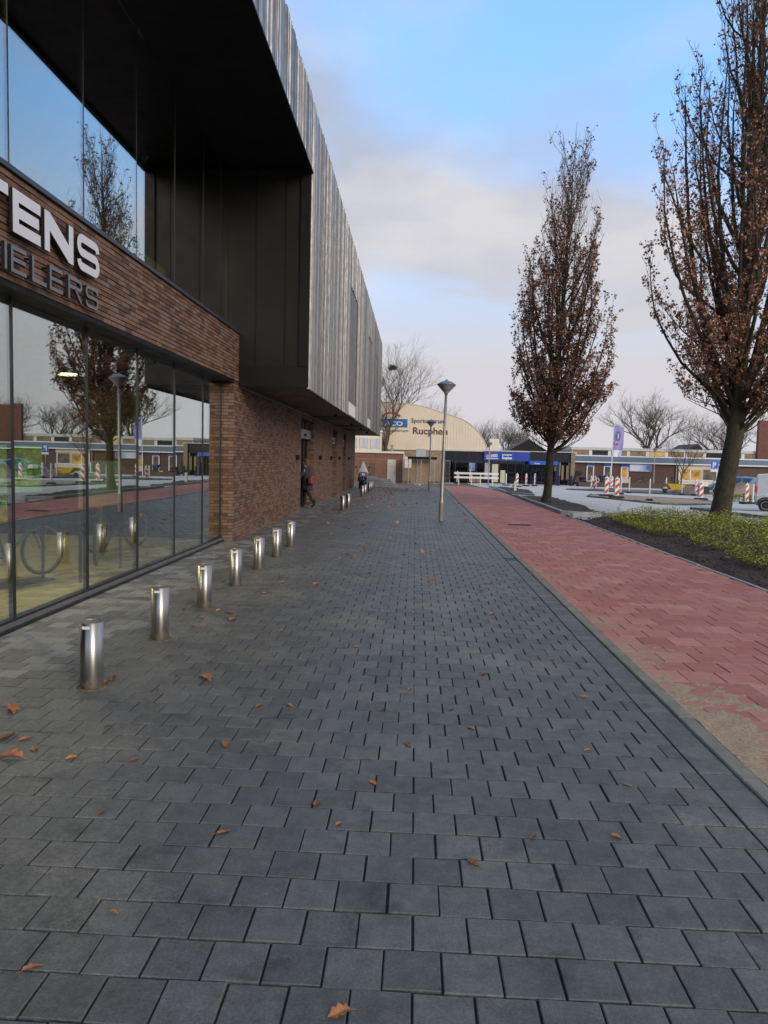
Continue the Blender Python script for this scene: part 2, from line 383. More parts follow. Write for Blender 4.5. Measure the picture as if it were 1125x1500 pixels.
def tilebox(mb, x, y, hx, hy, z, tx, ty, b=0.0035, d=0.05):
    vs = []
    for (sx, sy, k) in [(-1,-1,0),(1,-1,0),(1,1,0),(-1,1,0),(-1,-1,1),(1,-1,1),(1,1,1),(-1,1,1),(-1,-1,2),(1,-1,2),(1,1,2),(-1,1,2)]:
        q = b if k == 2 else 0.0; px, py = sx*(hx-q), sy*(hy-q)
        vs.append((x+px, y+py, z+px*tx+py*ty-(d if k == 0 else (b if k == 1 else 0))))
    mb.add(vs, [(0,1,5,4),(1,2,6,5),(2,3,7,6),(3,0,4,7),(4,5,9,8),(5,6,10,9),(6,7,11,10),(7,4,8,11),(8,9,10,11)])
for (x, y, w) in tiles:
    dz = rng.gauss(0, 0.0012); tx = rng.gauss(0, 0.007); ty = rng.gauss(0, 0.007)
    jx, jy = rng.gauss(0, 0.0014), rng.gauss(0, 0.0014)
    if w == 1.0 and (round(x, 4), round(y, 4)) in indiv:
        shared('paving_tile', tmesh, pav, (x+jx, y+jy, dz), (ty, -tx, rng.gauss(0, 0.004)))
    else:
        tilebox(rest, x+jx, y+jy, 0.0978*w-(0.002 if w < 1 else 0), 0.0978, dz, tx, ty, 0.0032)
rest.build('paving_tiles', MT['paving'], pav, kind='stuff')
# border course beside the kerb
MT['border'] = simple('dark_border_concrete', (0.058, 0.061, 0.067), 0.6, var=0.25, scale=8, isl=0.2, bump=0.3, bscale=150)
bmesh_ = MB().bevbox(-0.098, 0.098, -0.0978, 0.0978, -0.05, 0.0, 0.0035).mesh('border_tile', MT['paving'])
bord = MB()
for i, (x, y) in enumerate(BT):
    if 12.85 < y < 13.25: continue
    if 2.6 < y < 10.5: shared('border_tile', bmesh_, pav, (x, y, rng.gauss(0, 0.001)-0.001))
    else: tilebox(bord, x, y, 0.098, 0.0978, rng.gauss(0, 0.001)-0.001, 0, 0)
bord.build('border_tiles', MT['paving'], pav, kind='stuff')
# drain grate in the border course
dg = thing('drain_grate', 'dark slotted drain grate set in the grey border beside the kerb', 'drain', (1.775, 13.05, 0.0))
MB().box(-0.10, 0.10, -0.2, 0.2, -0.03, -0.012).build('tray', MT['rubber'], dg)
for i in range(6): MB().box(-0.098, 0.098, -0.19+i*0.067, -0.15+i*0.067, -0.012, -0.002).build('bar', MT['frame'], dg)
# beige kerb band
kb = bpy.data.objects.new('kerb', None); COL.objects.link(kb); kb['kind'] = 'structure'
km = MB().bevbox(-0.052, 0.052, -0.497, 0.497, -0.12, 0.012, 0.008).mesh('kerb_stone', MT['kerb'])
for i in range(54): shared('kerb_stone', km, kb, (1.934, 1.5+i*1.0, rng.gauss(0, 0.0015)), (0, 0, rng.gauss(0, 0.0015)))
# red cycle path
red = grid('path', fr(1.985, 5.06, 1.0), fr(0, 57, 1.0), lambda x, y: T(x, y)-0.012, MT['redbed'])
rt = []; y = 1.2; row = 0; RP = 0.302
while y < 56:
    off = RP/2 if row % 2 else 0
    x = 1.990+RP/2-off
    while x < 5.05:
        a, b = max(1.990, x-RP/2), min(5.055, x+RP/2)
        if b-a > 0.05: rt.append(((a+b)/2, y, (b-a)/2-0.0028))
        x += RP
    y += RP; row += 1
rm = MB().bevbox(-0.1482, 0.1482, -0.1482, 0.1482, -0.05, 0.0, 0.004).mesh('red_tile', MT['red'])
full = [r for r in rt if r[2] > 0.147]
ro = set((round(r[0], 4), round(r[1], 4)) for r in sorted(full, key=lambda p: p[1] if in_frame((p[0], p[1], 0), 30) else 1e6)[:260])
rrest = MB()
for (x, y, hw) in rt:
    z = T(x, y)+rng.gauss(0, 0.0012); tx, ty = rng.gauss(0, 0.004), rng.gauss(0, 0.004)
    if hw > 0.147 and (round(x, 4), round(y, 4)) in ro: shared('red_tile', rm, red, (x, y, z), (ty, -tx, rng.gauss(0, 0.003)))
    else: tilebox(rrest, x, y, hw, 0.1482, z, tx, ty, 0.004)
rrest.build('red_tiles', MT['red'], red, kind='stuff')
# edging strip on the far side of the path
ed = bpy.data.objects.new('path_edging', None); COL.objects.link(ed); ed['kind'] = 'structure'
em = MB().bevbox(-0.03, 0.03, -0.497, 0.497, -0.12, 0.008, 0.006).mesh('edging_stone', MT['kerbgrey'])
for i in range(21): shared('edging_stone', em, ed, (5.095, 3.5+i, rng.gauss(0, 0.002)))
# sand lying on the path: a sheet of uneven height that shows only where it rises over the tiles
def hn(x, y, s=1.0, seed=0):
    v = 0
    for k, (fx, fy, a) in enumerate([(1.3, 1.7, 1.0), (2.9, 2.3, .6), (5.3, 6.1, .38), (11.7, 9.8, .22), (21, 24, .13)]):
        v += a*math.sin(fx*s*x+1.7*k+seed+1.3*math.sin(fy*s*y*0.7+k+seed))*math.cos(fy*s*y+2.1*k+seed*1.3+1.1*math.sin(fx*s*x*0.8+k))
    return v
def sandh(x, y):
    edge = max(0, 1-(x-1.98)/0.30)*ss(17, 9, y)*0.9*(0.6+0.4*math.sin(y*2.3))
    blob = 1.15*ss(1.5, 0.2, math.hypot((x-2.25)/0.75, (y-4.2)/1.9))
    return min(0.010, 0.009*(0.8*edge+blob-1.05+0.4*hn(x, y, 1.9, 2)+0.45*hn(x, y, 7.0, 5)+0.35*hn(x, y, 19.0, 8)))
grid('sand', fr(1.99, 5.05, 0.03), fr(2.2, 14, 0.045), lambda x, y: sandh(x, y), MT['sand'], kind='stuff', keep=lambda x, y: sandh(x, y) > -0.006)
# planting beds
def bedz(x, y): return T(x, y)+0.035+0.03*hn(x, y, 1.7, 1)+0.015*hn(x, y, 5, 3)
soil = grid('soil_bed', fr(5.12, 15, 0.09), fr(6, 24.2, 0.09), lambda x, y: T(x, y)-0.03+0.06*ss(5.1, 5.3, x)+0.10*ss(5.2, 6.6, x)+0.030*hn(x, y, 1.9, 1)+0.014*hn(x, y, 7, 4), MT['soil'],
            keep=lambda x, y: y < 23.2-(0.4 if x < 5.6 else 0)+0.5*math.sin(x) and y > 4+0.3*x)
def bed(poly, name):
    x0, x1 = min(p[0] for p in poly), max(p[0] for p in poly); y0, y1 = min(p[1] for p in poly), max(p[1] for p in poly)
    def inside(x, y):
        c = False
        for i in range(len(poly)):
            (ax, ay), (bx, by) = poly[i], poly[i-1]
            if (ay > y) != (by > y) and x < (bx-ax)*(y-ay)/(by-ay)+ax: c = not c
        return c
    return grid(name, fr(x0, x1, 0.12), fr(y0, y1, 0.2), lambda x, y: bedz(x, y), MT['soil'], keep=inside)
bed([(5.1, 25.4), (6.5, 24.5), (6.95, 30), (6.9, 36.9), (5.1, 37)], 'soil_bed')
bed([(5.15, 40.2), (6.3, 38.6), (7.2, 45), (7.1, 58), (5.9, 58)], 'soil_bed')
def kerbline(name, pts, w, h, label, mat):
    par = bpy.data.objects.new(name, None); COL.objects.link(par); par['kind'] = 'structure'
    for (ax, ay), (bx, by) in zip(pts[:-1], pts[1:]):
        L = math.hypot(bx-ax, by-ay); n = max(1, int(round(L/1.0))); a = math.atan2(by-ay, bx-ax)
        me = MB().bevbox(-L/n/2+0.003, L/n/2-0.003, -w/2, w/2, -0.15, h, 0.012).mesh('kerb_stone', mat)
        for i in range(n):
            t = (i+0.5)/n; x, y = ax+(bx-ax)*t, ay+(by-ay)*t
            shared('kerb_stone', me, par, (x, y, T(x, y)+rng.gauss(0, 0.004)), (0, 0, a+rng.gauss(0, 0.004)))
    return par
kerbline('kerb', [(5.16, 37.0), (5.14, 25.3), (6.6, 24.35)], 0.13, 0.11, '', MT['kerbgrey'])
kerbline('kerb', [(5.95, 57.5), (5.1, 40.4), (6.4, 38.5)], 0.13, 0.10, '', MT['kerbgrey'])
for i, (x, y, a) in enumerate([(5.35, 23.75, 0.9), (5.75, 24.0, 0.35)]):
    o = MB().bevbox(-0.45, 0.45, -0.06, 0.06, 0.0, 0.16, 0.01).build('loose_kerb_stone', MT['kerbgrey'], None, (x, y, T(x, y)+0.0), a)
    tag(o, ['loose grey kerb stone lying at the edge of the red path', 'loose grey kerb stone lying on the sand behind another'][i], 'kerb stone')
# sand island and parking slab in the road
def slab(name, poly, top, mat, edge):
    o = MB().prism(poly, lambda x, y: T(x, y)-0.1, lambda x, y: T(x, y)+top).build(name, mat, kind='structure')
    kerbline('kerb', poly+[poly[0]], 0.14, top+0.03, '', edge); return o
DK = simple('dark_wet_kerb', (0.11, 0.105, 0.10), 0.7, var=0.2, scale=3)
slab('sand_island', [(9.6, 40.3), (12.6, 37.6), (17.5, 40.6), (17.2, 45), (13.5, 47.5), (10.8, 44.6)], 0.05, MT['sand'], DK)
slab('parking_island', [(12.9, 34.2), (14.4, 29.9), (22, 26.5), (27, 31.5), (15.2, 33.6)], 0.08, MT['road'], DK)
slab('sand_island', [(12.5, 60), (20, 54), (36, 53), (36, 62), (16, 63)], 0.06, MT['mud'], DK)
# manhole lid in the path
mh = thing('manhole_cover', 'dark rectangular manhole cover sunk in the red path', 'manhole cover', (2.95, 20.2, 0.004))
MB().box(-0.32, 0.32, -0.2, 0.2, -0.02, 0.001).build('frame', MT['frame'], mh)
for i in range(4): MB().box(-0.29+i*0.15, -0.16+i*0.15, -0.17, 0.17, 0.001, 0.007).build('lid_bar', MT['rubber'], mh)

# ------------------------------------------------------------------ the shop building
FX, GXP, CX = -3.65, -3.90, -2.20          # brick face, glass plane, cladding plane
Y0, YC, YE = 4.2, 14.85, 45.2              # near end, recess corner, far end
ZS, ZF0, ZF1, ZL, ZT = 3.16, 3.25, 4.20, 7.45, 8.78
shop = thing('shop_building', 'modern bicycle shop with brown brick, big windows and ribbed metal upper storey', 'building', (FX, 10, 0))
def sp(mb, name, mat, **k):
    o = mb.build(name, mat, shop, **k); o.matrix_parent_inverse = Matrix.Translation((-FX, -10, 0)); return o
def spm(name, mesh, loc, rot=(0,0,0)):
    o = shared(name, mesh, shop, loc, rot); o.matrix_parent_inverse = Matrix.Translation((-FX, -10, 0)); return o
rb = random.Random(11)
# -- brick fascia over the shop window: dry-stacked courses with deep bed joints
CH = 0.0595
sp(MB().box(GXP-0.1, FX-0.03, Y0, YC-0.01, ZF0+0.005, ZF1-0.004), 'fascia_core', MT['mortar'])
fb_list = []
c = 0; z = ZF0
while z+CH < ZF1+0.002:
    y = YC - rb.random()*0.2
    yy = YC
    first = True
    while yy > Y0:
        L = (0.10+0.10*((c*7) % 3)/2) if first else 0.212
        first = False
        fb_list.append((yy-L, yy, z)); yy -= L
    z += CH; c += 1
vis = sorted([b for b in fb_list if b[2] is not None], key=lambda b: (b[0] if in_frame((FX, (b[0]+b[1])/2, b[2]), 10) else 1e6))[:290]
visset = set(vis); frest = MB()
fbm = MB().box(-0.04, 0.0, -0.1045, 0.1045, 0.0, CH-0.011).mesh('brick', MT['brick'])
for b in fb_list:
    dx = rb.gauss(0, 0.0022)
    if b in visset and abs(b[1]-b[0]-0.212) < 1e-6:
        spm('brick', fbm, (FX+dx, (b[0]+b[1])/2, b[2]), (0, 0, rb.gauss(0, 0.006)))
    else:
        frest.box(FX-0.04+dx, FX+dx, b[0]+0.0015, b[1]-0.0015, b[2], b[2]+CH-0.011)
sp(frest, 'fascia_bricks', MT['brick'], kind='stuff')
sp(MB().box(FX-0.26, FX+0.035, Y0, YC+0.02, ZF1, ZF1+0.045), 'coping', MT['coping'])
sp(MB().box(GXP-0.02, FX-0.012, Y0, YC-0.36, ZF0-0.055, ZF0-0.001), 'fascia_underside', MT['black'])
# -- brick walls under the upper storey
def brickwall(mb, x, y0, y1, z0, z1, axis, ch=0.0635, L=0.212, sign=1):
    z = z0; c = 0
    while z+ch <= z1+0.001:
        off = L/2 if c % 2 else 0
        u = y0-off
        while u < y1-0.01:
            a, b = max(u, y0)+0.0045, min(u+L, y1)-0.0045
            if b-a > 0.02:
                d = rb.gauss(0, 0.0018)
                if axis == 'x': mb.box(x-0.05, x+d, a, b, z, z+ch-0.011)
                else: mb.box(a, b, x+d, x+0.05, z, z+ch-0.011)
            u += L
        z += ch; c += 1
def wallseg(y0, y1, z0, z1, back=-0.75):
    w = sp(MB().box(FX+back, FX-0.009, y0+0.009, y1-0.009, z0, z1), 'wall', MT['mortar'])
    m = MB(); brickwall(m, FX, y0, y1, z0+0.004, z1, 'x')
    brickwall(m, y0, FX+back, FX-0.002, z0+0.004, z1, 'y')
    o = m.build('wall_bricks', MT['brick'], w, kind='stuff')
    return w
DOORS = [(23.1, 26.0), (32.0, 33.9), (36.7, 38.2)]
wallseg(YC-0.38, 23.1, 0, ZS+0.08); wallseg(26.0, 32.0, 0, ZS+0.02); wallseg(33.9, 36.7, 0, ZS+0.02); wallseg(38.2, 44.0, 0, ZS+0.02)
sp(MB().box(FX-10, FX-0.76, YC-0.34, YE-0.3, 0, ZS+0.02), 'core', MT['black'])
for (a, b) in DOORS:                        # brick lintel, transom, sliding door with its operator box
    w = sp(MB().box(FX-0.4, FX-0.009, a, b, 2.98, ZS+0.02), 'lintel', MT['mortar'])
    m = MB(); brickwall(m, FX, a, b, 2.985, ZS+0.02, 'x'); m.build('lintel_bricks', MT['brick'], w, kind='stuff')
    d = sp(MB().box(FX-0.30, FX-0.28, a, b, 0, 2.98), 'door', MT['dglass'])
    for yy in (a+0.03, (a+b)/2, b-0.03, a+(b-a)*0.25, a+(b-a)*0.75): MB().box(FX-0.275, FX-0.235, yy-0.03, yy+0.03, 0, 2.36).build('frame', MT['frame'], d)
    for yy in (a+0.04, a+(b-a)/3, a+2*(b-a)/3, b-0.04): MB().box(FX-0.275, FX-0.23, yy-0.025, yy+0.025, 2.66, 2.97).build('transom_bar', MT['sill'], d)
    MB().box(FX-0.278, FX-0.10, a, b, 2.36, 2.66).build('door_operator', MT['sill'], d)
    MB().cbox((FX-0.085, (a+b)/2, 2.48), (0.05, 0.28, 0.09)).build('sensor', MT['rubber'], d)
    MB().box(FX-0.23, FX-0.20, (a+b)/2-0.22, (a+b)/2-0.19, 0.85, 1.5).build('handle', MT['sill'], d)
WL = MB().bevbox(-0.08, 0.08, -0.08, 0.08, 0, 0.10, 0.01).mesh('wall_lamp', MT['black'])
for y in (22.2, 27.6, 31.2, 34.6, 39.6): spm('wall_lamp', WL, (FX+0.002, y, 1.72), (0, math.pi/2, 0))
sp(MB().bevbox(FX, FX+0.03, 22.75, 22.87, 1.28, 1.5, 0.005), 'intercom', MT['sill'])
# -- upper storey: soffit, end panel of the recess, lintel over it
sp(MB().box(FX-0.02, CX-0.03, YC+0.06, YE, ZS, ZS+0.06), 'soffit', MT['soffit'])
sp(MB().box(FX+0.003, FX+0.03, YC+0.1, YE-1.3, ZS-0.035, ZS-0.001), 'soffit_trim', MT['sill'])
for (a, b) in ((25.2, 27.2), (31.6, 33.4), (36.5, 38.2)): sp(MB().box(FX+0.06, CX-0.12, a, b, ZS-0.018, ZS-0.001), 'soffit_slot', MT['black'])
for y in (24.0, 30, 35.0, 39.5): sp(MB().lathe([(0.05, -0.08), (0.06, -0.03), (0.06, 0.0)], (CX-0.45, y, ZS-0.001), 12), 'soffit_light', MT['black'])
ep = sp(MB().box(GXP-2.0, CX-0.02, YC, YC+0.06, ZS, ZT-0.3), 'recess_panel', MT['darkpanel'])
for x in (-3.32, -2.72, -2.42): MB().box(x-0.012, x+0.012, YC-0.012, YC-0.001, ZS+0.02, ZL).build('panel_joint', MT['black'], ep)
MB().box(GXP-0.02, CX-0.02, YC-0.03, YC-0.002, ZS-0.002, ZS+0.42).build('lower_panel', MT['black'], ep)
MB().box(CX-0.22, CX-0.02, YC-0.05, YC-0.004, ZS+0.42, ZL).build('corner_panel', MT['black'], ep)
sp(MB().box(GXP-3.0, CX-0.03, Y0-3, YC, ZL, ZL+0.07), 'upper_soffit', MT['black'])
sp(MB().box(-13.0, CX-0.06, Y0-3, YE-0.05, ZT-0.16, ZT-0.04), 'roof', MT['darkpanel'])
sp(MB().box(-13.0, CX-0.25, YC+0.06, YE-0.1, ZS+0.06, ZT-0.16), 'upper_core', MT['black'])
# -- ribbed cladding: folded aluminium ribs of uneven width and depth
sp(MB().box(CX-0.06, CX-0.045, Y0-3, YC, ZL-0.01, ZT-0.02), 'cladding_back', MT['aludark'])
sp(MB().box(CX-0.06, CX-0.045, YC, YE, ZS-0.01, ZT-0.02), 'cladding_back', MT['aludark'])
sp(MB().box(CX-0.06, CX+0.016, Y0-3, YC-0.001, ZL-0.05, ZL-0.021), 'edge_trim', MT['black'])
sp(MB().box(CX-0.06, CX+0.016, YC, YE, ZS-0.055, ZS-0.031), 'edge_trim', MT['black'])
SL = [(23.6, 26.6, 7.3), (33.0, 35.4, 7.25), (38.6, 40.6, 7.2)]
def rib(w, d, z0, z1, mat):
    s = min(0.03, w*0.22)
    return MB().extr([(-w/2, -0.045), (w/2, -0.045), (w/2-s*0.4, d), (-w/2+s, d)], 'z', z0, z1).xform(Matrix(((0,1,0,0),(1,0,0,0),(0,0,1,0),(0,0,0,1)))).mesh('cladding_rib', mat)
ribm = {}
y = 5.2; nrib = 0
while y < YE-0.05:
    w = rb.choice([0.05, 0.07, 0.10, 0.10, 0.16, 0.22]); d = rb.choice([-0.010, 0.0, 0.0, 0.010]); gap = rb.choice([0.012, 0.02, 0.035, 0.05])
    if y < YC < y+w+gap: w = max(0.05, YC-y-0.002); gap = 0.003
    yc = y+w/2
    low = ZL-0.02 if yc < YC else ZS-0.03
    slot = next((s for s in SL if s[0] < yc < s[1]), None)
    am = 'aludeep' if rb.random() < 0.16 else 'alu'
    segs = [(low, ZT, d, am)] if not slot else [(slot[2], ZT, d, 'alu'), (ZS+0.45, slot[2]-0.01, -0.035, 'aludark')]
    for (a, b, dd, m) in segs:
        key = (round(w, 3), dd, round(a, 2), round(b, 2), m)
        if key not in ribm: ribm[key] = rib(w, dd, a, b, MT[m])
        spm('cladding_rib', ribm[key], (CX, yc, 0))
    y += w+gap; nrib += 1
for (a, b, zt) in SL[:2]:
    s = sp(MB().box(CX-0.04, CX-0.015, a+0.1, b-0.1, ZS+0.02, ZS+0.43), 'slot_board', MT['white'])
sp(MB().box(-12.9, CX-0.02, YE, YE+0.04, ZS-0.02, ZT-0.01), 'end_cladding', MT['aludark'])
# -- glazing
def warp(mb):
    k1, k2 = rb.gauss(0, 0.0022), rb.gauss(0, 0.0012); yc = sum(v[1] for v in mb.v)/8; zc = sum(v[2] for v in mb.v)/8
    mb.v = [(x+k1*(y-yc)+k2*(z-zc), y, z) for x, y, z in mb.v]; return mb
MUL = [5.28, 6.88, 8.48, 10.05, 11.62, 13.18, 14.42]
for a, b in zip(MUL[:-1], MUL[1:]):
    sp(warp(MB().box(GXP-0.014, GXP, a+0.012, b-0.012, 0.10, ZF0-0.055)), 'window_pane', MT['glass'])
for m in MUL:
    sp(MB().box(GXP-0.05, GXP+0.012, m-0.014, m+0.014, 0.10, ZF0-0.055), 'mullion', MT['frame'])
MUL2 = [5.28, 6.88, 8.43, 10.02, 11.60, 13.15, 14.3, YC-0.02]
for a, b in zip(MUL2[:-1], MUL2[1:]):
    sp(warp(MB().box(GXP-0.014, GXP, a+0.008, b-0.008, ZF1+0.04, ZL-0.002)), 'upper_window_pane', MT['glass'])
for m in MUL2[:-1]:
    sp(MB().box(GXP-0.03, GXP+0.004, m-0.008, m+0.008, ZF1+0.04, ZL-0.002), 'upper_mullion', MT['frame'])
sp(MB().box(GXP-0.06, GXP+0.03, Y0, YC-0.38, 0.035, 0.10), 'window_sill', MT['frame'])
sp(MB().box(GXP+0.03, GXP+0.05, Y0, YC-0.38, -0.01, 0.075), 'sill_strip', MT['sill'])
sp(MB().box(GXP+0.05, GXP+0.075, Y0, YC-0.38, -0.02, 0.03), 'sill_foot', MT['frame'])
# -- interior behind the glass
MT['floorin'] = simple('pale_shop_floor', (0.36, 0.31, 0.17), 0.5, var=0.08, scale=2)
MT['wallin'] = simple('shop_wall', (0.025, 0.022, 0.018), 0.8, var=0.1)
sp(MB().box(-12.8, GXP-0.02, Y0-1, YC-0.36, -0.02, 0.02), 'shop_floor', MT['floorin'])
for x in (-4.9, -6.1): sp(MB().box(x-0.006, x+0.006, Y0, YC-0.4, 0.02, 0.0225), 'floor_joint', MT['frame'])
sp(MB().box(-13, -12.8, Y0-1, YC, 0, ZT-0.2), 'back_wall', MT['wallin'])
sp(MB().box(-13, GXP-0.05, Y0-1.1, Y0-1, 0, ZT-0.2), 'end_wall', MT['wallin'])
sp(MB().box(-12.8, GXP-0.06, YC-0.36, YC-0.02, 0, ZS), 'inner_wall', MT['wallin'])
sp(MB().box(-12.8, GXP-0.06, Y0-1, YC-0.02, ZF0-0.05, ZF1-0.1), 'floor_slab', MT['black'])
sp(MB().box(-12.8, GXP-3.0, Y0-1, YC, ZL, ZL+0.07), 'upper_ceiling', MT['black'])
m = MB(); brickwall(m, YC-0.38, GXP-0.4, GXP-0.03, 0.1, ZF0-0.06, 'y'); sp(m, 'inner_bricks', MT['brick'], kind='stuff')
lampm = emis('ceiling_lamp_glow', (1.0, 0.82, 0.52), 9.0)
def ceiling_lamp(x, y, z, r, power, label):
    t = thing('ceiling_lamp', label, 'lamp', (x, y, z), group='lamps inside the shop')
    MB().lathe([(r, -0.03), (r+0.02, -0.02), (r+0.02, 0.0)], n=20).build('housing', MT['frame'], t)
    MB().lathe([(r-0.02, -0.036), (r-0.01, -0.031)], n=20).build('diffuser', lampm, t)
    ld = bpy.data.lights.new('lamp_light', 'AREA'); ld.shape = 'DISK'; ld.size = r*2; ld.energy = power; ld.color = (1.0, 0.80, 0.48)
    lo = bpy.data.objects.new('lamp_light', ld); COL.objects.link(lo); lo.parent = t; lo.location = (0, 0, -0.06)
    return t
ceiling_lamp(-6.4, 13.2, ZF0-0.06, 0.16, 45, 'round lit ceiling lamp behind the lower shop window')
ceiling_lamp(-5.6, 8.6, ZF0-0.06, 0.16, 105, 'round lit ceiling lamp above the bicycles near the glass')
ceiling_lamp(-7.0, 10.6, ZL-0.01, 0.14, 60, 'bright round ceiling lamp behind the upper window')
# -- letters on the fascia
def ribbon(mb, pts, w, d0, d1, closed=False):           # pts (u,v); flat stroke with mitred corners, depth along x
    P = [Vector(p) for p in pts]; n = len(P); Ls, Rs = [], []
    for i in range(n):
        a = P[i]-P[i-1] if i else P[1]-P[0]; b = P[i+1]-P[i] if i < n-1 else P[-1]-P[-2]
        a = a.normalized(); b = b.normalized(); nm = Vector((-a.y-b.y, a.x+b.x))
        nm = nm.normalized(); k = w/2/max(0.4, nm.dot(Vector((-a.y, a.x))))
        Ls.append(P[i]+nm*k); Rs.append(P[i]-nm*k)
    for i in range(n-1):
        q = [Rs[i], Rs[i+1], Ls[i+1], Ls[i]]
        mb.extr([(p.x, p.y) for p in q], 'x', d0, d1)
def letter(ch, w, h, s):
    m = MB(); t = s/2; D0, D1 = 0.0, 0.032
    def st(*p): ribbon(m, p, s, D0, D1)
    def bar(u0, u1, v0, v1): m.extr([(u0, v0), (u1, v0), (u1, v1), (u0, v1)], 'x', D0, D1)
    if ch == 'T': bar(0, w, h-s, h); bar(w/2-t, w/2+t, 0, h-s)
    elif ch == 'E': bar(0, s, 0, h); bar(s, w, h-s, h); bar(s, w*0.94, h/2-t, h/2+t); bar(s, w, 0, s)
    elif ch == 'I': bar(0, s, 0, h)
    elif ch == 'L': bar(0, s, 0, h); bar(s, w, 0, s)
    elif ch == 'N': bar(0, s, 0, h); bar(w-s, w, 0, h); m.extr([(s, h), (s, h-s*1.75), (w-s, 0), (w-s, s*1.75)], 'x', D0, D1)
    elif ch == 'R':
        bar(0, s, 0, h)
        r = h*0.26; pts = [(s, h-t), (w-r, h-t)]+[(w-r+(r-t)*math.sin(a), h-r+(r-t)*math.cos(a)) for a in [math.pi*i/8 for i in range(9)]]+[(s, h-2*r+t)]
        ribbon(m, pts, s, D0, D1); m.extr([(w*0.45, h-2*r+s*0.2), (w*0.45+s*1.1, h-2*r+s*0.2), (w, 0), (w-s*1.1, 0)], 'x', D0, D1)
    elif ch == 'S':
        r = (h-s)/4; hm = h/2
        def arc(cx, cy, a0, a1, rr, n=6): return [(cx+rr*math.cos(math.radians(a0+(a1-a0)*i/n)), cy+rr*math.sin(math.radians(a0+(a1-a0)*i/n))) for i in range(n+1)]
        pts = arc(w-t-r, h-t-r, 8, 90, r)+arc(t+r, h-t-r, 90, 270, r, 12)+arc(w-t-r, t+r, 90, -90, r, 12)+arc(t+r, t+r, 270, 188, r)
        q = [pts[0]]
        for p in pts[1:]:
            if (Vector(p)-Vector(q[-1])).length > 0.004: q.append(p)
        ribbon(m, q, s, D0, D1)
    m.mi = [0 if all(abs(m.v[i][0]-D1) < 1e-6 for i in f) else 1 for f in m.f]
    return m
sg = thing('letter_sign', 'large white shop letters ending in TENS on the brick fascia', 'sign', (FX+0.055, 5.7, 3.65))
for ch, u, w in (('T', 5.75, 0.52), ('E', 6.34, 0.47), ('N', 6.885, 0.58), ('S', 7.55, 0.53)):
    o = letter(ch, w, 0.375, 0.098 if ch != 'S' else 0.084).build('letter', [MT['letter'], MT['frame']], sg, (0, u-5.7, 0))
    for v in (0.09, 0.28): MB().box(-0.055, 0.001, 0.04, 0.06, v, v+0.02).build('standoff', MT['frame'], o)
sg = thing('letter_sign', 'thin grey metal letters IELERS below the large white letters', 'sign', (FX+0.055, 6.15, 3.30))
for ch, u, w in (('I', 6.205, 0.045), ('E', 6.305, 0.25), ('L', 6.655, 0.26), ('E', 6.975, 0.26), ('R', 7.35, 0.31), ('S', 7.74, 0.31)):
    o = letter(ch, w, 0.232, 0.036).build('letter', [MT['letter2'], MT['frame']], sg, (0, u-6.15, 0))
    for v in (0.02, 0.19): MB().box(-0.055, 0.001, 0.01, 0.03, v, v+0.02).build('standoff', MT['black'], o)

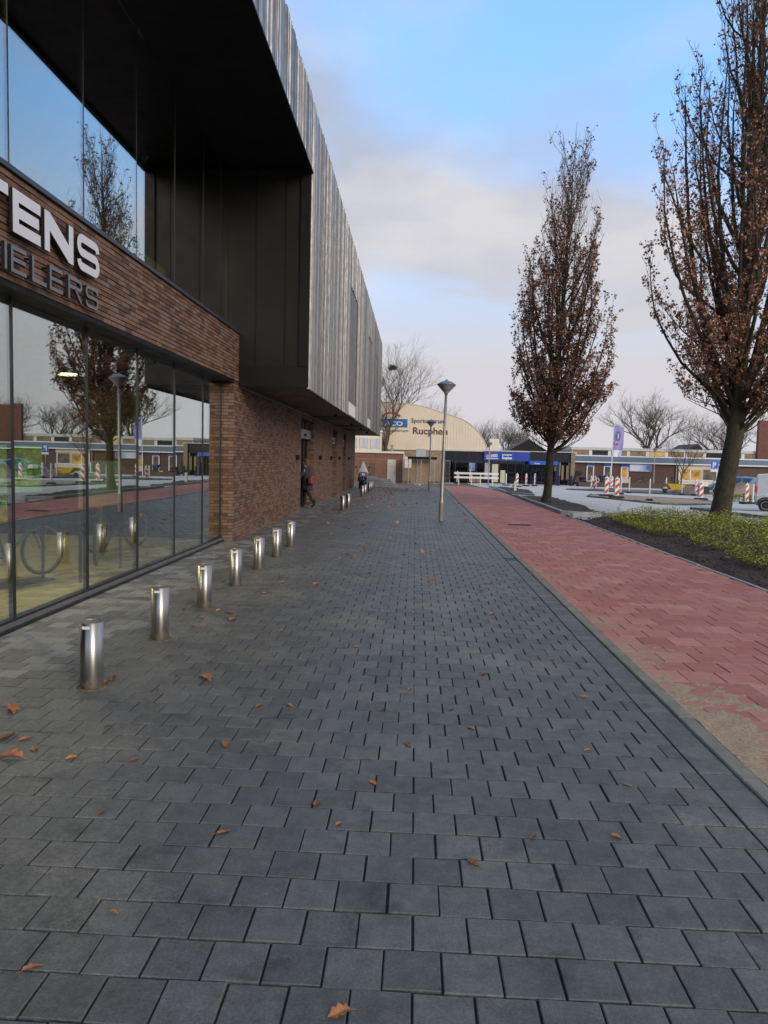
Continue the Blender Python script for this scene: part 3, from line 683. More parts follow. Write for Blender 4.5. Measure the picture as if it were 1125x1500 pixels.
# ------------------------------------------------------------------ bicycles and displays in the shop
def bicycle(label, color, loc, rz, group, lean=0.0):
    t = thing('bicycle', label, 'bicycle', loc, rz, group); t.rotation_euler.x = lean
    R = 0.345
    for x in (-0.53, 0.53):
        w = MB().tube([(x+R*math.cos(a), 0, R+0.005+R*math.sin(a)) for a in [2*math.pi*i/28 for i in range(29)]], 0.021, 6, False).build('tyre', MT['rubber'], t, smooth=True)
        m = MB().tube([(x+(R-0.03)*math.cos(a), 0, R+0.005+(R-0.03)*math.sin(a)) for a in [2*math.pi*i/28 for i in range(29)]], 0.011, 5, False)
        for i in range(14):
            a = 2*math.pi*i/14; m.tube([(x, 0.02 if i % 2 else -0.02, R), (x+(R-0.03)*math.cos(a), 0, R+(R-0.03)*math.sin(a))], 0.002, 3, False)
        m.lathe([(0.02, -0.04), (0.02, 0.04)], (0, 0, 0), 8); m2 = m
        m.build('rim', MT['galv'], w)
    f = MB(); bb = (-0.08, 0, 0.29); seat = (-0.23, 0, 0.80); head = (0.36, 0, 0.84); hl = (0.39, 0, 0.70)
    f.tube([bb, seat], 0.017, 8).tube([bb, hl], 0.021, 8).tube([(-0.21, 0, 0.74), (0.365, 0, 0.80)], 0.017, 8)
    for s in (-0.05, 0.05): f.tube([bb, (-0.53, s, 0.345)], 0.010, 6).tube([(-0.22, 0, 0.72), (-0.53, s, 0.345)], 0.009, 6)
    f.build('frame', color, t)
    k = MB().tube([head, hl], 0.020, 8)
    for s in (-0.05, 0.05): k.tube([(0.395, s*0.8, 0.69), (0.43, s, 0.55), (0.53, s, 0.35)], 0.011, 6)
    k.build('fork', color, t)
    MB().tube([(0.34, 0, 0.84), (0.32, 0, 0.98), (0.30, -0.1, 1.0), (0.24, -0.28, 1.02), (0.14, -0.30, 1.01)], 0.012, 6).tube([(0.32, 0, 0.98), (0.30, 0.1, 1.0), (0.24, 0.28, 1.02), (0.14, 0.30, 1.01)], 0.012, 6).build('handlebar', MT['frame'], t)
    MB().tube([(-0.38, 0, 0.93), (-0.30, 0, 0.945), (-0.18, 0, 0.935), (-0.08, 0, 0.925)], [0.05, 0.085, 0.045, 0.02], 8).tube([seat, (-0.25, 0, 0.92)], 0.013, 6).build('saddle', MT['rubber'], t)
    cr_ = MB().tube([(-0.08+0.09*math.cos(a), 0.06, 0.29+0.09*math.sin(a)) for a in [2*math.pi*i/16 for i in range(17)]], 0.008, 4, False)
    cr_.tube([(-0.08, 0.06, 0.29), (0.07, 0.09, 0.22)], 0.010, 5).tube([(-0.08, -0.06, 0.29), (-0.23, -0.09, 0.36)], 0.010, 5)
    cr_.build('crank', MT['galv'], t)
    MB().cbox((0.08, 0.14, 0.22), (0.09, 0.09, 0.02)).build('pedal', MT['rubber'], t)
    MB().tube([(-0.53+0.37*math.cos(a), 0, 0.35+0.37*math.sin(a)) for a in [math.radians(20+i*16) for i in range(10)]], 0.018, 5).build('mudguard', MT['frame'], t)
    MB().box(-0.75, -0.35, -0.06, 0.06, 0.72, 0.74).build('carrier', MT['frame'], t)
    return t
CR = simple('red_bicycle_paint', (0.45, 0.03, 0.03), 0.35); CBk = simple('black_bicycle_paint', (0.03, 0.03, 0.035), 0.35)
CT = simple('teal_bicycle_paint', (0.025, 0.07, 0.075), 0.35); CG = simple('grey_bicycle_paint', (0.18, 0.19, 0.20), 0.35)
bg_ = 'bicycles on show behind the shop window'
bicycle('black bicycle standing closest to the shop glass', CBk, (-4.75, 6.75, 0.02), 1.75, bg_)
bicycle('red bicycle standing inside the shop window', CR, (-5.75, 8.3, 0.02), 2.0, bg_)
bicycle('dark green bicycle behind the red one in the shop window', CT, (-5.35, 9.35, 0.02), 1.2, bg_)
bicycle('grey bicycle with rear carrier behind the third window pane', CG, (-5.0, 11.3, 0.02), 1.9, bg_)
bicycle('black bicycle deepest in the row behind the window', CBk, (-5.25, 12.6, 0.02), 1.3, bg_)
def mk_print():
    t = NT('green_leaf_print'); o = t.coord('Object')
    c = t.ramp(t.noise(9, 6, 0.7, o), [(0.30, (0.03, 0.10, 0.01)), (0.48, (0.16, 0.42, 0.05)), (0.60, (0.42, 0.70, 0.16)), (0.72, (0.75, 0.82, 0.60))]); t.set(c, 0.5); return t.m
MT['print'] = mk_print()
pp = thing('display_panel', 'upright display board with green leaf print inside the shop window', 'display', (-5.1, 9.0, 0.02), 1.15)
MB().box(-0.42, 0.42, -0.012, 0.012, 1.18, 1.78).build('print', MT['print'], pp)
MB().box(-0.42, -0.08, -0.012, 0.012, 0.82, 1.12).build('lower_print', MT['print'], pp)
for x in (-0.43, 0.43): MB().box(x-0.012, x+0.012, -0.014, 0.014, 0, 1.78).build('post', MT['frame'], pp)
MB().box(-0.5, 0.5, -0.16, 0.16, 0.0, 0.025).build('foot', MT['frame'], pp)
frost = NT('frosted_green_glass'); frost.set((0.55, 0.72, 0.62), 0.45); frost.b.inputs['Alpha'].default_value = 0.35
gp = thing('glass_screen', 'pale green frosted glass screen standing behind the shop window', 'screen', (-4.35, 9.95, 0.02), 0)
MB().box(-0.008, 0.008, -0.72, 0.62, 0.98, 1.60).build('screen_glass', frost.m, gp)
for y in (-0.7, 0.6): MB().box(-0.015, 0.015, y-0.015, y+0.015, 0, 0.98).build('post', MT['frame'], gp)
# plant bowl on a low bench upstairs
MT['bench'] = simple('yellow_green_bench', (0.30, 0.28, 0.11), 0.6)
b_ = thing('bench', 'low yellow green bench behind the upper window', 'bench', (-4.35, 11.0, ZF1-0.1))
MB().box(-0.22, 0.22, -0.95, 0.85, 0.30, 0.62).build('seat', MT['bench'], b_)
MB().box(-0.20, 0.20, -0.85, 0.75, 0.0, 0.30).build('plinth', MT['black'], b_)
pl = thing('potted_plant', 'tall spiky potted plant on the bench behind the upper window', 'plant', (-4.35, 10.6, ZF1+0.52))
MB().lathe([(0.09, 0), (0.13, 0.22), (0.12, 0.22), (0.10, 0.18)], n=14).build('pot', MT['white'], pl)
PG = simple('plant_leaf', (0.10, 0.15, 0.06), 0.5, isl=0.4)
m = MB(); rp = random.Random(3)
for i in range(26):
    a = rp.random()*6.28; L = 0.5+rp.random()*0.75; k = 0.12+rp.random()*0.35; w = 0.02
    pts = [Vector((math.cos(a)*k*L*t*t, math.sin(a)*k*L*t*t, 0.18+L*t*(1-0.25*k*t))) for t in (0, 0.3, 0.6, 0.85, 1)]
    s = Vector((-math.sin(a), math.cos(a), 0)); v = []
    for j, p in enumerate(pts): q = w*(1, 1.2, 1.0, 0.6, 0.1)[j]; v += [p-s*q, p+s*q]
    m.add(v, [(2*j, 2*j+1, 2*j+3, 2*j+2) for j in range(4)])
m.build('leaves', PG, pl)

# ------------------------------------------------------------------ bollards
bol = thing('bollard', 'x', 'bollard', (0, 0, 0), group='steel bollards along the shop front')
bm = MB(); bm.lathe([(0.083, 0.0), (0.083, 0.490)], n=40)
ob = bm.build('post', MT['steel'], bol)
for p_ in ob.data.polygons: p_.use_smooth = len(p_.vertices) == 4
MB().lathe([(0.083, 0.4901), (0.080, 0.496), (0.072, 0.497), (0.069, 0.488)], n=40).build('cap', MT['sill'], bol)
MB().extr([(-0.028, 0.452), (0.028, 0.452), (0.028, 0.474), (-0.028, 0.474)], 'y', -0.0865, -0.078).build('plate', MT['white'], bol)
MB().lathe([(0.11, -0.002), (0.105, 0.006), (0.084, 0.006)], n=24).build('foot_ring', simple('rusty_foot_ring', (0.13, 0.085, 0.05), 0.9, var=0.4, scale=20), bol)
BL = [(-2.36, 5.19+1.445*i, 0) for i in range(7)]+[(-2.34, 23.8, 0), (-2.29, 25.2, 0), (-2.36, 33.0, 0), (-2.34, 34.4, 0), (-2.36, 38.1, 0), (-2.34, 39.5, 0)]
BN = ['closest to the camera, in front of the large shop window', 'second in the row from the camera', 'third in the row from the camera', 'fourth in the row, before the brick pier',
      'fifth in the row, before the brick pier', 'sixth in the row, just before the last of the first seven', 'last of the first seven, beside the brick wall',
      'near one of the pair beyond the person at the door', 'far one of the pair beyond the person at the door', 'near one of the second pair before the parked scooter', 'far one of the second pair before the parked scooter',
      'near one of the farthest pair by the concrete slabs', 'far one of the farthest pair by the concrete slabs']
for i, (x, y, r) in enumerate(BL):
    o = bol if i == 0 else dup(bol)
    o.location = (x, y, 0); o.rotation_euler.z = rng.uniform(-0.15, 0.15); o['label'] = 'brushed steel bollard, '+BN[i]

# ------------------------------------------------------------------ street lamps
def street_lamp(loc, label, hgt=4.0, lean=(0, 0)):
    t = thing('street_lamp', label, 'street lamp', loc, 0, 'street lamps'); t.rotation_euler = (lean[0], lean[1], 0)
    MB().lathe([(0.062, 0), (0.062, 0.55), (0.050, 0.60), (0.045, 2.0), (0.036, hgt-0.42)], n=16).build('pole', MT['galv'], t, smooth=True)
    MB().lathe([(0.066, 0.0), (0.066, 0.52), (0.062, 0.53)], n=16).build('sleeve', simple('weathered_sleeve', (0.22, 0.19, 0.16), 0.7), t)
    h = MB().lathe([(0.045, hgt-0.45), (0.055, hgt-0.40), (0.25, hgt-0.19), (0.262, hgt-0.175)], n=24).build('bowl', simple('grey_lamp_bowl', (0.23, 0.22, 0.23), 0.35), t, smooth=True)
    MB().lathe([(0.27, hgt-0.176), (0.272, hgt-0.155), (0.14, hgt-0.075), (0.035, hgt-0.045), (0.03, hgt-0.02), (0.012, hgt-0.01)], n=24).build('hood', simple('blue_grey_lamp_hood', (0.17, 0.20, 0.25), 0.35, 0.4), t, smooth=True)
    for k in range(3):
        a = k*2.1; MB().tube([(0.05*math.cos(a), 0.05*math.sin(a), hgt-0.4), (0.252*math.cos(a), 0.252*math.sin(a), hgt-0.185)], 0.006, 4).build('rib', MT['frame'], h)
    return t
street_lamp((0.79, 20.84, 0), 'tall street lamp with cone bowl standing alone on the grey paving', 4.05, (0, 0.012))
street_lamp((0.84, 40.4, 0), 'street lamp on the grey paving before the fenced yard', 4.0)
street_lamp((6.75, 66.5, T(6.75, 66.5)), 'pale street lamp in front of the blue fascia entrance', 4.0)
street_lamp((24.9, 76.6, -0.5), 'pale street lamp before the long brick building', 4.1)

# ------------------------------------------------------------------ trees
def interp(tab, s):
    for (a, va), (b, vb) in zip(tab[:-1], tab[1:]):
        if s <= b: return va+(vb-va)*(s-a)/(b-a)
    return tab[-1][1]
def leafquad(mb, p, size, r):
    d = Vector((r.gauss(0, 1), r.gauss(0, 1), r.gauss(0, 0.7)-0.3)).normalized(); s = d.orthogonal().normalized()
    s = (Matrix.Rotation(r.random()*6.28, 3, d) @ s); n = d.cross(s)
    L, w = size*r.uniform(0.7, 1.25), size*r.uniform(0.28, 0.5); q = n*size*0.18
    mb.add([p, p+d*L*0.5+s*w+q, p+d*L, p+d*L*0.5-s*w+q], [(0, 1, 2), (0, 2, 3)])
def oak(name, label, base, H, z0, env, nlimb, r0, trunk_pts, leaf_n, leaf_size, seed, group):
    r = random.Random(seed); t = thing(name, label, 'tree', base, 0, group)
    tp = [Vector(p) for p in trunk_pts]
    def tr(z):
        for a, b in zip(tp[:-1], tp[1:]):
            if z <= b.z: return a+(b-a)*((z-a.z)/(b.z-a.z))
        return tp[-1]
    zs = [0, 0.12, 0.35, 0.8, 1.5, z0]+[z0+(H-z0)*k/14 for k in range(1, 15)]
    def trr(z): return (r0*(1+0.55*math.exp(-z/0.25)) if z < z0 else r0*max(0.03, (1-(z-z0)/(H-z0))**1.15*0.92))
    pts = [tr(z)+Vector((r.gauss(0, 0.012), r.gauss(0, 0.012), 0)) for z in zs]; MB().tube(pts, [trr(z) for z in zs], 14).build('trunk', MT['bark'], t, smooth=True)
    br = MB(); tw = MB(); spots = []
    for i in range(nlimb+30):
        u = (i+r.random())/nlimb; za = z0-0.15+(H-z0)*0.80*min(1, u)**1.25
        L = (H-za)*r.uniform(0.28, 0.55)+1.0; ze = min(H-0.2, za+L); phi = i*2.39996+r.gauss(0, 0.4)
        low = i >= nlimb
        if low: za = z0-0.1+1.9*r.random()**1.5; ze = za+r.uniform(0.5, 2.6)
        re = interp(env, (ze-z0)/(H-z0))*r.uniform(0.5, 1.0)
        if i % 3 == 0: re = interp(env, min(1, (za+0.5*(ze-za)-z0)/(H-z0)))*r.uniform(0.8, 1.05); ze = za+(ze-za)*0.7
        if low: re = interp(env, (za+0.6*(ze-za)-z0)/(H-z0))*r.uniform(0.65, 1.05)
        a = tr(za); k0 = r.gauss(0, 0.25)
        pth = []; pr = r.uniform(1.05, 1.3) if low else r.uniform(1.3, 2.2); pv = r.uniform(0.9, 1.15) if low else 1.25
        for j in range(7):
            s = j/6; rr = re*(1-(1-s)**pr); pp_ = phi+k0*s
            c = tr(za+(ze-za)*s)
            pth.append(Vector((c.x*0.5+a.x*0.5+rr*math.cos(pp_)+r.gauss(0, 0.03), c.y*0.5+a.y*0.5+rr*math.sin(pp_)+r.gauss(0, 0.03), za+(ze-za)*(0.35*s+0.65*s**pv))))
        rb0 = max(0.016, min(trr(za)*0.5, 0.022+0.009*(ze-za)))
        br.tube(pth, [rb0*(1-0.85*j/6) for j in range(7)], 6, False)
        ns = int((6+3.2*(ze-za))*(1.0 if za < z0+0.4*(H-z0) else 0.85))
        for q in range(ns):
            s = 0.15+0.85*(q+r.random())/ns; x = s*6; j = min(5, int(x)); p = pth[j].lerp(pth[j+1], x-j)
            out = Vector((p.x-tr(p.z).x, p.y-tr(p.z).y, 0)); out = out.normalized() if out.length > 0.05 else Vector((1, 0, 0))
            az = Matrix.Rotation(r.gauss(0, 1.0), 3, 'Z') @ out
            Ls = r.uniform(0.5, 1.5)*(1.15-0.5*s); d = (az*r.uniform(0.25, 0.75)+Vector((0, 0, 1))).normalized()
            p1 = p+d*Ls*0.5+az*0.04; p2 = p+d*Ls*0.5+(d+Vector((0, 0, 0.35))).normalized()*Ls*0.5
            tw.tube([p, p1, p2], [0.010, 0.007, 0.003], 3, False)
            for w in range(3):
                sw = r.uniform(0.25, 1.0); o = p.lerp(p1, sw*2) if sw < 0.5 else p1.lerp(p2, sw*2-1)
                dw = (Matrix.Rotation(r.random()*6.28, 3, 'Z') @ Vector((0.55, 0, 0))+Vector((0, 0, 0.9))).normalized(); Lw = r.uniform(0.2, 0.55)
                e = o+dw*Lw*0.6; e2 = e+(dw+Vector((0, 0, 0.3))).normalized()*Lw*0.5
                tw.tube([o, e, e2], [0.007, 0.005, 0.003], 3, False); spots += [(o, e), (e, e2), (e, e2)]
            spots.append((p1, p2))
    br.build('branches', MT['bark'], t, smooth=True); tw.build('twigs', MT['twig'], t)
    lf = MB(); n = 0
    while n < leaf_n:
        a, b = r.choice(spots); p = a.lerp(b, r.random()); s = (p.z-z0)/(H-z0)
        if r.random() < max(0.10, 1.0-1.2*max(0, s)) :
            for _ in range(r.randint(1, 3)):
                leafquad(lf, p+Vector((r.gauss(0, 0.04), r.gauss(0, 0.04), r.gauss(0, 0.04))), leaf_size, r); n += 1
    lf.build('foliage', MT['oakleaf'], t)
    return t
E1 = [(0, .9), (.05, 1.8), (.12, 2.35), (.23, 2.55), (.4, 2.3), (.57, 1.6), (.79, .9), (.93, .5), (1, .15)]
oak('oak_tree', 'slender upright oak with rusty leaves standing in the kerbed bed by the red path', (5.83, 32.1, 0), 16.2, 2.2, E1, 62, 0.17,
    [(0, 0, 0), (0.10, 0, 2.2), (0.35, 0, 8), (0.62, 0, 16.2)], 22000, 0.11, 4, 'upright oaks with withered leaves')
E2 = [(0, 1.0), (.06, 2.0), (.14, 2.9), (.3, 3.2), (.45, 3.1), (.57, 2.2), (.7, 1.7), (.85, 1.0), (1, .15)]
oak('oak_tree', 'large upright oak with a thick mossy trunk rising from the green ground cover', (9.95, 24.0, T(9.95, 24)-0.02), 21.0, 2.9, E2, 80, 0.29,
    [(0, 0, 0), (0.36, 0, 2.8), (0.45, 0, 8), (0.5, 0, 21)], 21000, 0.105, 9, 'upright oaks with withered leaves')
def bare_tree(label, base, H, spread, seed, r0, depth=6, z0=0.22, mat='paletwig', group='bare winter trees', nest=False, up=0.55):
    r = random.Random(seed); t = thing('bare_tree', label, 'tree', base, 0, group); trunk = MB(); br = MB()
    def grow(p, d, L, rad, lev):
        k = 3; pts = [p]; q = p; dd = d
        for i in range(k):
            dd = (dd+Vector((r.gauss(0, 0.10), r.gauss(0, 0.10), r.gauss(0, 0.06)+0.03))).normalized(); q = q+dd*L/k; pts.append(q)
        (trunk if lev == 0 else br).tube(pts, [rad*(1-0.35*i/k) for i in range(k+1)], 10 if lev == 0 else (5 if lev < 3 else 3), False)
        if lev >= depth: return
        n = r.choice([2, 3, 3]) if lev else r.choice([4, 5])
        for i in range(n):
            az = i*2.4+r.random()*1.2+lev
            s = Vector((math.cos(az), math.sin(az), 0)); ang = r.uniform(0.30, 0.75)*spread
            if lev == 0 and i == 0: ang = 0.06
            nd = (dd*math.cos(ang)+(s-dd*s.dot(dd)).normalized()*math.sin(ang)+Vector((0, 0, up*0.25))).normalized()
            o = pts[-1] if i < 2 else pts[-2].lerp(pts[-1], r.random())
            grow(o, nd, L*(r.uniform(0.62, 0.88) if lev else r.uniform(0.75, 1.0)), rad*(0.54 if lev else 0.45), lev+1)
        if lev and lev < depth:
            for i in range(3):
                o = pts[1].lerp(pts[-1], r.random()); az = r.random()*6.28
                nd = (dd*0.7+Vector((math.cos(az), math.sin(az), 0.3))*0.6).normalized(); grow(o, nd, L*0.5, rad*0.32, max(lev+2, depth-1))
    grow(Vector((0, 0, -0.1)), Vector((0, 0, 1)), H*z0, r0, 0)
    trunk.build('trunk', MT[mat], t, smooth=True); br.build('branches', MT[mat], t)
    zm = max(v[2] for v in br.v)
    t.scale = (H/zm,)*3
    return t
bt = bare_tree('bare spreading tree with a crow nest beside the ribbed shop building', (-3.15, 74, T(-3, 74)), 15.2, 0.95, 21, 0.36, 7, 0.25)
nb = MB(); rn = random.Random(2)
for i in range(90):
    a = rn.random()*6.28; p = Vector((0.3*math.cos(a)*rn.random(), 0.3*math.sin(a)*rn.random(), rn.random()*0.35)); d = Vector((rn.gauss(0, 1), rn.gauss(0, 1), rn.gauss(0, 0.4))).normalized()*0.35
    nb.tube([p-d, p+d], 0.02, 3, False)
np_ = at(575, 541, 74); o = nb.build('nest', MT['twig'], None, (np_.x, np_.y, np_.z)); tag(o, 'dark twig nest high in the bare tree beside the shop', 'nest')
bare_tree('big bare tree rising behind the long brick building', (30.5, 94, -0.5), 12.6, 1.15, 5, 0.4, 7, 0.2)
bare_tree('thin bare tree with greenish trunk in front of the lit windows', (27.4, 75.5, -0.5), 8.2, 1.1, 8, 0.16, 6, 0.34)
bare_tree('bare tree behind the long building and to the far side of the big one', (40.5, 95, -0.5), 10.0, 1.2, 13, 0.3, 7, 0.2)
bare_tree('bare tree beyond the far end of the long brick building', (47.0, 92, -0.5), 11.0, 1.15, 17, 0.3, 7, 0.2)
for i, (x, y, h, lb) in enumerate([(9.6, 105, 8.6, 'bare tree behind the sports hall, closest to the arched roof'), (13.2, 110, 9.6, 'bare tree behind the blue fascia, middle of the clump'), (16.6, 106, 8.2, 'bare tree behind the blue fascia, beside the oak crown'), (4.5, 120, 13.5, 'bare treetop peeping over the arched roof of the sports hall')]):
    bare_tree(lb, (x, y, -0.6), h, 0.9, 31+i, 0.22, 7, 0.18)
# green ground cover under the big oak
rc = random.Random(77); gc = MB()
def cover_ok(x, y):
    front = 5.78+0.35*math.sin(y*0.9)+0.25*math.sin(y*2.3+1)-0.02*(y-13)
    return x > front and y < 23.6+0.45*math.sin(x*1.7) and y > 5+0.3*x
n = 0
while n < 46000:
    y = 8+15.8*rc.random()**0.9; x = 5.7+8.8*rc.random()**1.4
    if not cover_ok(x, y): continue
    hgt = 0.16+0.13*ss(6.1, 7.2, x)+0.05*hn(x, y, 2.2, 6)
    z = T(x, y)+0.10+max(0.02, hgt)*rc.random()**0.5
    L = rc.uniform(0.035, 0.095); w = L*0.17; a = rc.random()*6.28; el = rc.uniform(-0.2, 1.0)
    d = Vector((math.cos(a)*math.cos(el), math.sin(a)*math.cos(el), math.sin(el))); s = Vector((-math.sin(a), math.cos(a), rc.uniform(-0.5, 0.5)))
    p = Vector((x, y, z)); gc.add([p, p+d*L*0.45+s*w, p+d*L+Vector((0, 0, -0.02)), p+d*L*0.45-s*w], [(0, 1, 2, 3)]); n += 1
for i in range(260):                        # longer shoots standing out of the mat
    y = 9+14.5*rc.random(); x = 6.2+6.5*rc.random()
    if not cover_ok(x-0.1, y): continue
    a = rc.random()*6.28; p = Vector((x, y, T(x, y)+0.2)); lean = Vector((math.cos(a)*0.5, math.sin(a)*0.5, 1)).normalized(); L = rc.uniform(0.15, 0.42)
    gc.tube([p, p+lean*L], [0.004, 0.002], 3, False)
    for k in range(7):
        q = p+lean*L*(0.35+0.65*k/6); b = a+k*2.4; d = Vector((math.cos(b), math.sin(b), 0.5)).normalized(); s = d.orthogonal().normalized()*0.014
        gc.add([q, q+d*0.045+s, q+d*0.10, q+d*0.045-s], [(0, 1, 2, 3)])
o = gc.build('ground_cover', MT['cover'], kind='stuff'); tag(o, 'low yellow green ground cover growing round the big oak', 'ground cover')
# clods on the bare soil strip
cl = MB(); rr_ = random.Random(8)
for i in range(1500):
    y = 8+15*rr_.random(); x = 5.18+1.4*rr_.random(); z = T(x, y)-0.03+0.06*ss(5.1, 5.3, x)+0.10*ss(5.2, 6.6, x)+0.030*hn(x, y, 1.9, 1)+0.014*hn(x, y, 7, 4); s = rr_.uniform(0.012, 0.045)
    vs = [(x+s*rr_.uniform(.6, 1)*a, y+s*rr_.uniform(.6, 1)*b, z+s*rr_.uniform(.5, .9)*c) for a, b, c in ((1,0,0),(0,1,0),(-1,0,0),(0,-1,0),(0,0,1),(0,0,-1))]
    cl.add(vs, [(0,1,4),(1,2,4),(2,3,4),(3,0,4),(1,0,5),(2,1,5),(3,2,5),(0,3,5)])
o = cl.build('soil_clods', MT['soil'], kind='stuff'); tag(o, 'loose dark clods on the bare soil beside the red path', 'soil')
sh = thing('low_shrub', 'small round green shrub beside the sand heap', 'shrub', (20.0, 44.8, T(20, 44.8)))
m = MB()
for i in range(500):
    d = Vector((rc.gauss(0, 1), rc.gauss(0, 1), abs(rc.gauss(0, 0.8)))).normalized(); p = Vector((d.x*1.1, d.y*0.6, 0.05+d.z*0.5))*rc.uniform(0.7, 1); leafquad(m, p, 0.12, rc)
m.build('foliage', MT['cover'], sh); MB().tube([(0, 0, 0), (0, 0, 0.3)], 0.03, 6).build('stem', MT['twig'], sh)
# ------------------------------------------------------------------ fallen leaves
def leaf_mesh(seed):
    r = random.Random(seed); k = 7; pts = []
    for i in range(k+1):                    # lobed oak-leaf outline, curled
        t = i/k; w = 0.30*math.sin(math.pi*min(1, t*0.92+0.06))**0.8*(1.0 if i % 2 else 0.58); pts.append((t, w))
    vs = []
    cu = r.uniform(0.1, 0.5); tw_ = r.uniform(-0.4, 0.4)
    for t, w in pts:
        z0 = 0.10*math.sin(t*3.1+r.random())*cu+0.04
        vs += [(t-0.5, -w, z0+cu*w*0.9+tw_*w*t+r.random()*0.04), (t-0.5, 0, z0), (t-0.5, w, z0+cu*w*0.9-tw_*w*t+r.random()*0.04)]
    fs = []
    for i in range(k): a = i*3; fs += [(a, a+1, a+4, a+3), (a+1, a+2, a+5, a+4)]
    m = MB(); m.add(vs, fs); m.tube([(-0.5, 0, vs[1][2]), (-0.62, 0.02, 0.03), (-0.72, 0.05, 0.0)], 0.012, 3, False)
    return m.mesh('fallen_leaf', MT['fallen'])
LM = [leaf_mesh(i) for i in range(7)]
LP = [(18,1040,.17),(10,1080,.16),(16,1110,.15),(36,1083,.08),(50,1098,.09),(148,1192,.05),(47,1420,.065),(166,1338,.045),(328,1220,.07),(497,1487,.08),(692,1264,.07),(918,1150,.06),(781,1227,.06),(903,1227,.06),(497,1208,.05),(546,1147,.06),(598,1092,.07),(690,1067,.07),(463,1178,.07),(330,1092,.09),(158,1065,.06),(303,994,.15),(425,1034,.07),(380,1035,.07),(522,948,.07),(708,988,.08),(810,967,.08),(854,1022,.07),(720,900,.10),(650,930,.06),(607,898,.06),(341,908,.16),(335,898,.12),(463,856,.13),(458,860,.08),(320,895,.09),(388,869,.10),(410,845,.07),(412,858,.08),(440,848,.06),(492,889,.06),(432,890,.06),(412,925,.06),(260,990,.06),(270,893,.08),(283,918,.07),(295,905,.09),(165,995,.12),(155,1000,.10),(250,890,.06),(196,1114,.06),(104,1112,.07),(372,812,.12),(447,832,.09),(500,818,.12),(510,812,.09),(540,796,.12),(575,794,.10),(508,806,.08),(468,795,.10),(484,790,.10),(505,773,.14),(512,775,.12),(532,770,.14),(520,764,.1),(488,762,.12),(507,760,.12),(545,768,.1),(531,781,.1),(556,773,.1),(608,780,.1),(629,770,.1),(592,813,.09),(610,790,.08),(687,826,.07),(742,1010,.05),(660,1040,.05),(860,1100,.05),(230,1010,.05),(600,1010,.05),(560,1040,.05)]
fg = 'dry leaves fallen on the grey paving'
LL = {(497, 1487): 'brown lobed leaf at the bottom edge, closest to the camera', (47, 1420): 'orange leaf near the bottom left corner of the paving', (692, 1264): 'pale brown leaf alone on the paving right of centre, near the bottom',
      (328, 1220): 'curled brown leaf alone on the paving left of centre, near the bottom', (166, 1338): 'small orange leaf above the bottom left corner leaf', (148, 1192): 'small reddish leaf on the sandy left side of the paving',
      (18, 1040): 'large brown leaf at the left edge, topmost of the group there', (10, 1080): 'large brown leaf at the left edge, middle of the group there', (16, 1110): 'large brown leaf at the left edge, lowest of the group there',
      (918, 1150): 'dark leaf near the kerb at the lower right of the paving', (810, 967): 'orange leaf on the paving nearest the kerb, right of centre', (720, 900): 'orange leaf beyond the middle of the paving towards the kerb',
      (303, 994): 'long flat leaf right of the first bollard', (341, 908): 'long curled leaf right of the third bollard', (463, 856): 'orange leaf on the paving level with the fourth bollard', (165, 995): 'leaf lying against the foot of the first bollard',
      (372, 812): 'leaf beside the sixth bollard on the paving', (903, 1227): 'tiny leaf farthest right near the bottom of the paving', (546, 1147): 'small brown leaf in the middle of the near paving'}
def leaf_on(px, py):
    d = (px-W0/2)/FPX*RIGHT-(py-H0/2)/FPX*UP+FWD; t = -EYE/d.z; return d*t
for i, (px, py, s) in enumerate(LP):
    g = leaf_on(px, py); o = bpy.data.objects.new('fallen_leaf', LM[i % 7]); COL.objects.link(o)
    o.location = (g.x, g.y, 0.002); o.scale = (s, s, s); o.rotation_euler = (rc.uniform(-0.12, 0.12), rc.uniform(-0.12, 0.12), rc.random()*6.28)
    tag(o, LL.get((px, py), 'dry brown leaf lying on the grey paving'), 'leaf', fg)
lit = MB()
for i in range(900):
    if rc.random() < 0.55: x = -2.3+rc.gauss(0, 0.7)+abs(rc.gauss(0, 0.9)); y = 22+22*rc.random()**0.8
    elif rc.random() < 0.5: x = -0.7+rc.gauss(0, 0.7); y = 40.5+rc.gauss(0, 0.8)
    else: x = rc.uniform(-3.4, 1.9); y = rc.uniform(9, 46)
    if not -3.5 < x < 1.9 or y > 46.3: continue
    leafquad(lit, Vector((x, y, 0.012)), rc.uniform(0.05, 0.14), rc)
lit.v = [(a, b, max(0.003, c)) for a, b, c in lit.v]
o = lit.build('leaf_litter', MT['fallen'], kind='stuff'); tag(o, 'scattered small leaf litter on the far paving', 'leaf litter')

# ------------------------------------------------------------------ writing
def text_mesh(s, size, mat, depth=0.02, bold=0.0, align='LEFT', name='lettering'):
    cu = bpy.data.curves.new('tmp_text', 'FONT'); cu.body = s; cu.size = size; cu.extrude = depth/2; cu.offset = bold; cu.align_x = align; cu.resolution_u = 3
    ob_ = bpy.data.objects.new('tmp_text', cu); COL.objects.link(ob_)
    dg_ = bpy.context.evaluated_depsgraph_get(); me = bpy.data.meshes.new_from_object(ob_.evaluated_get(dg_)); me.name = name
    bpy.data.objects.remove(ob_); bpy.data.curves.remove(cu); me.materials.clear(); me.materials.append(mat); return me
def text_on(s, size, mat, parent, loc, bold=0.0, width=None, depth=0.02, name='lettering'):   # faces -Y
    me = text_mesh(s, size, mat, depth, bold, name=name)
    o = shared(name, me, parent, loc, (math.pi/2, 0, 0))
    if width:
        xs = [v.co.x for v in me.vertices]; o.scale.x = width/(max(xs)-min(xs))
    return o

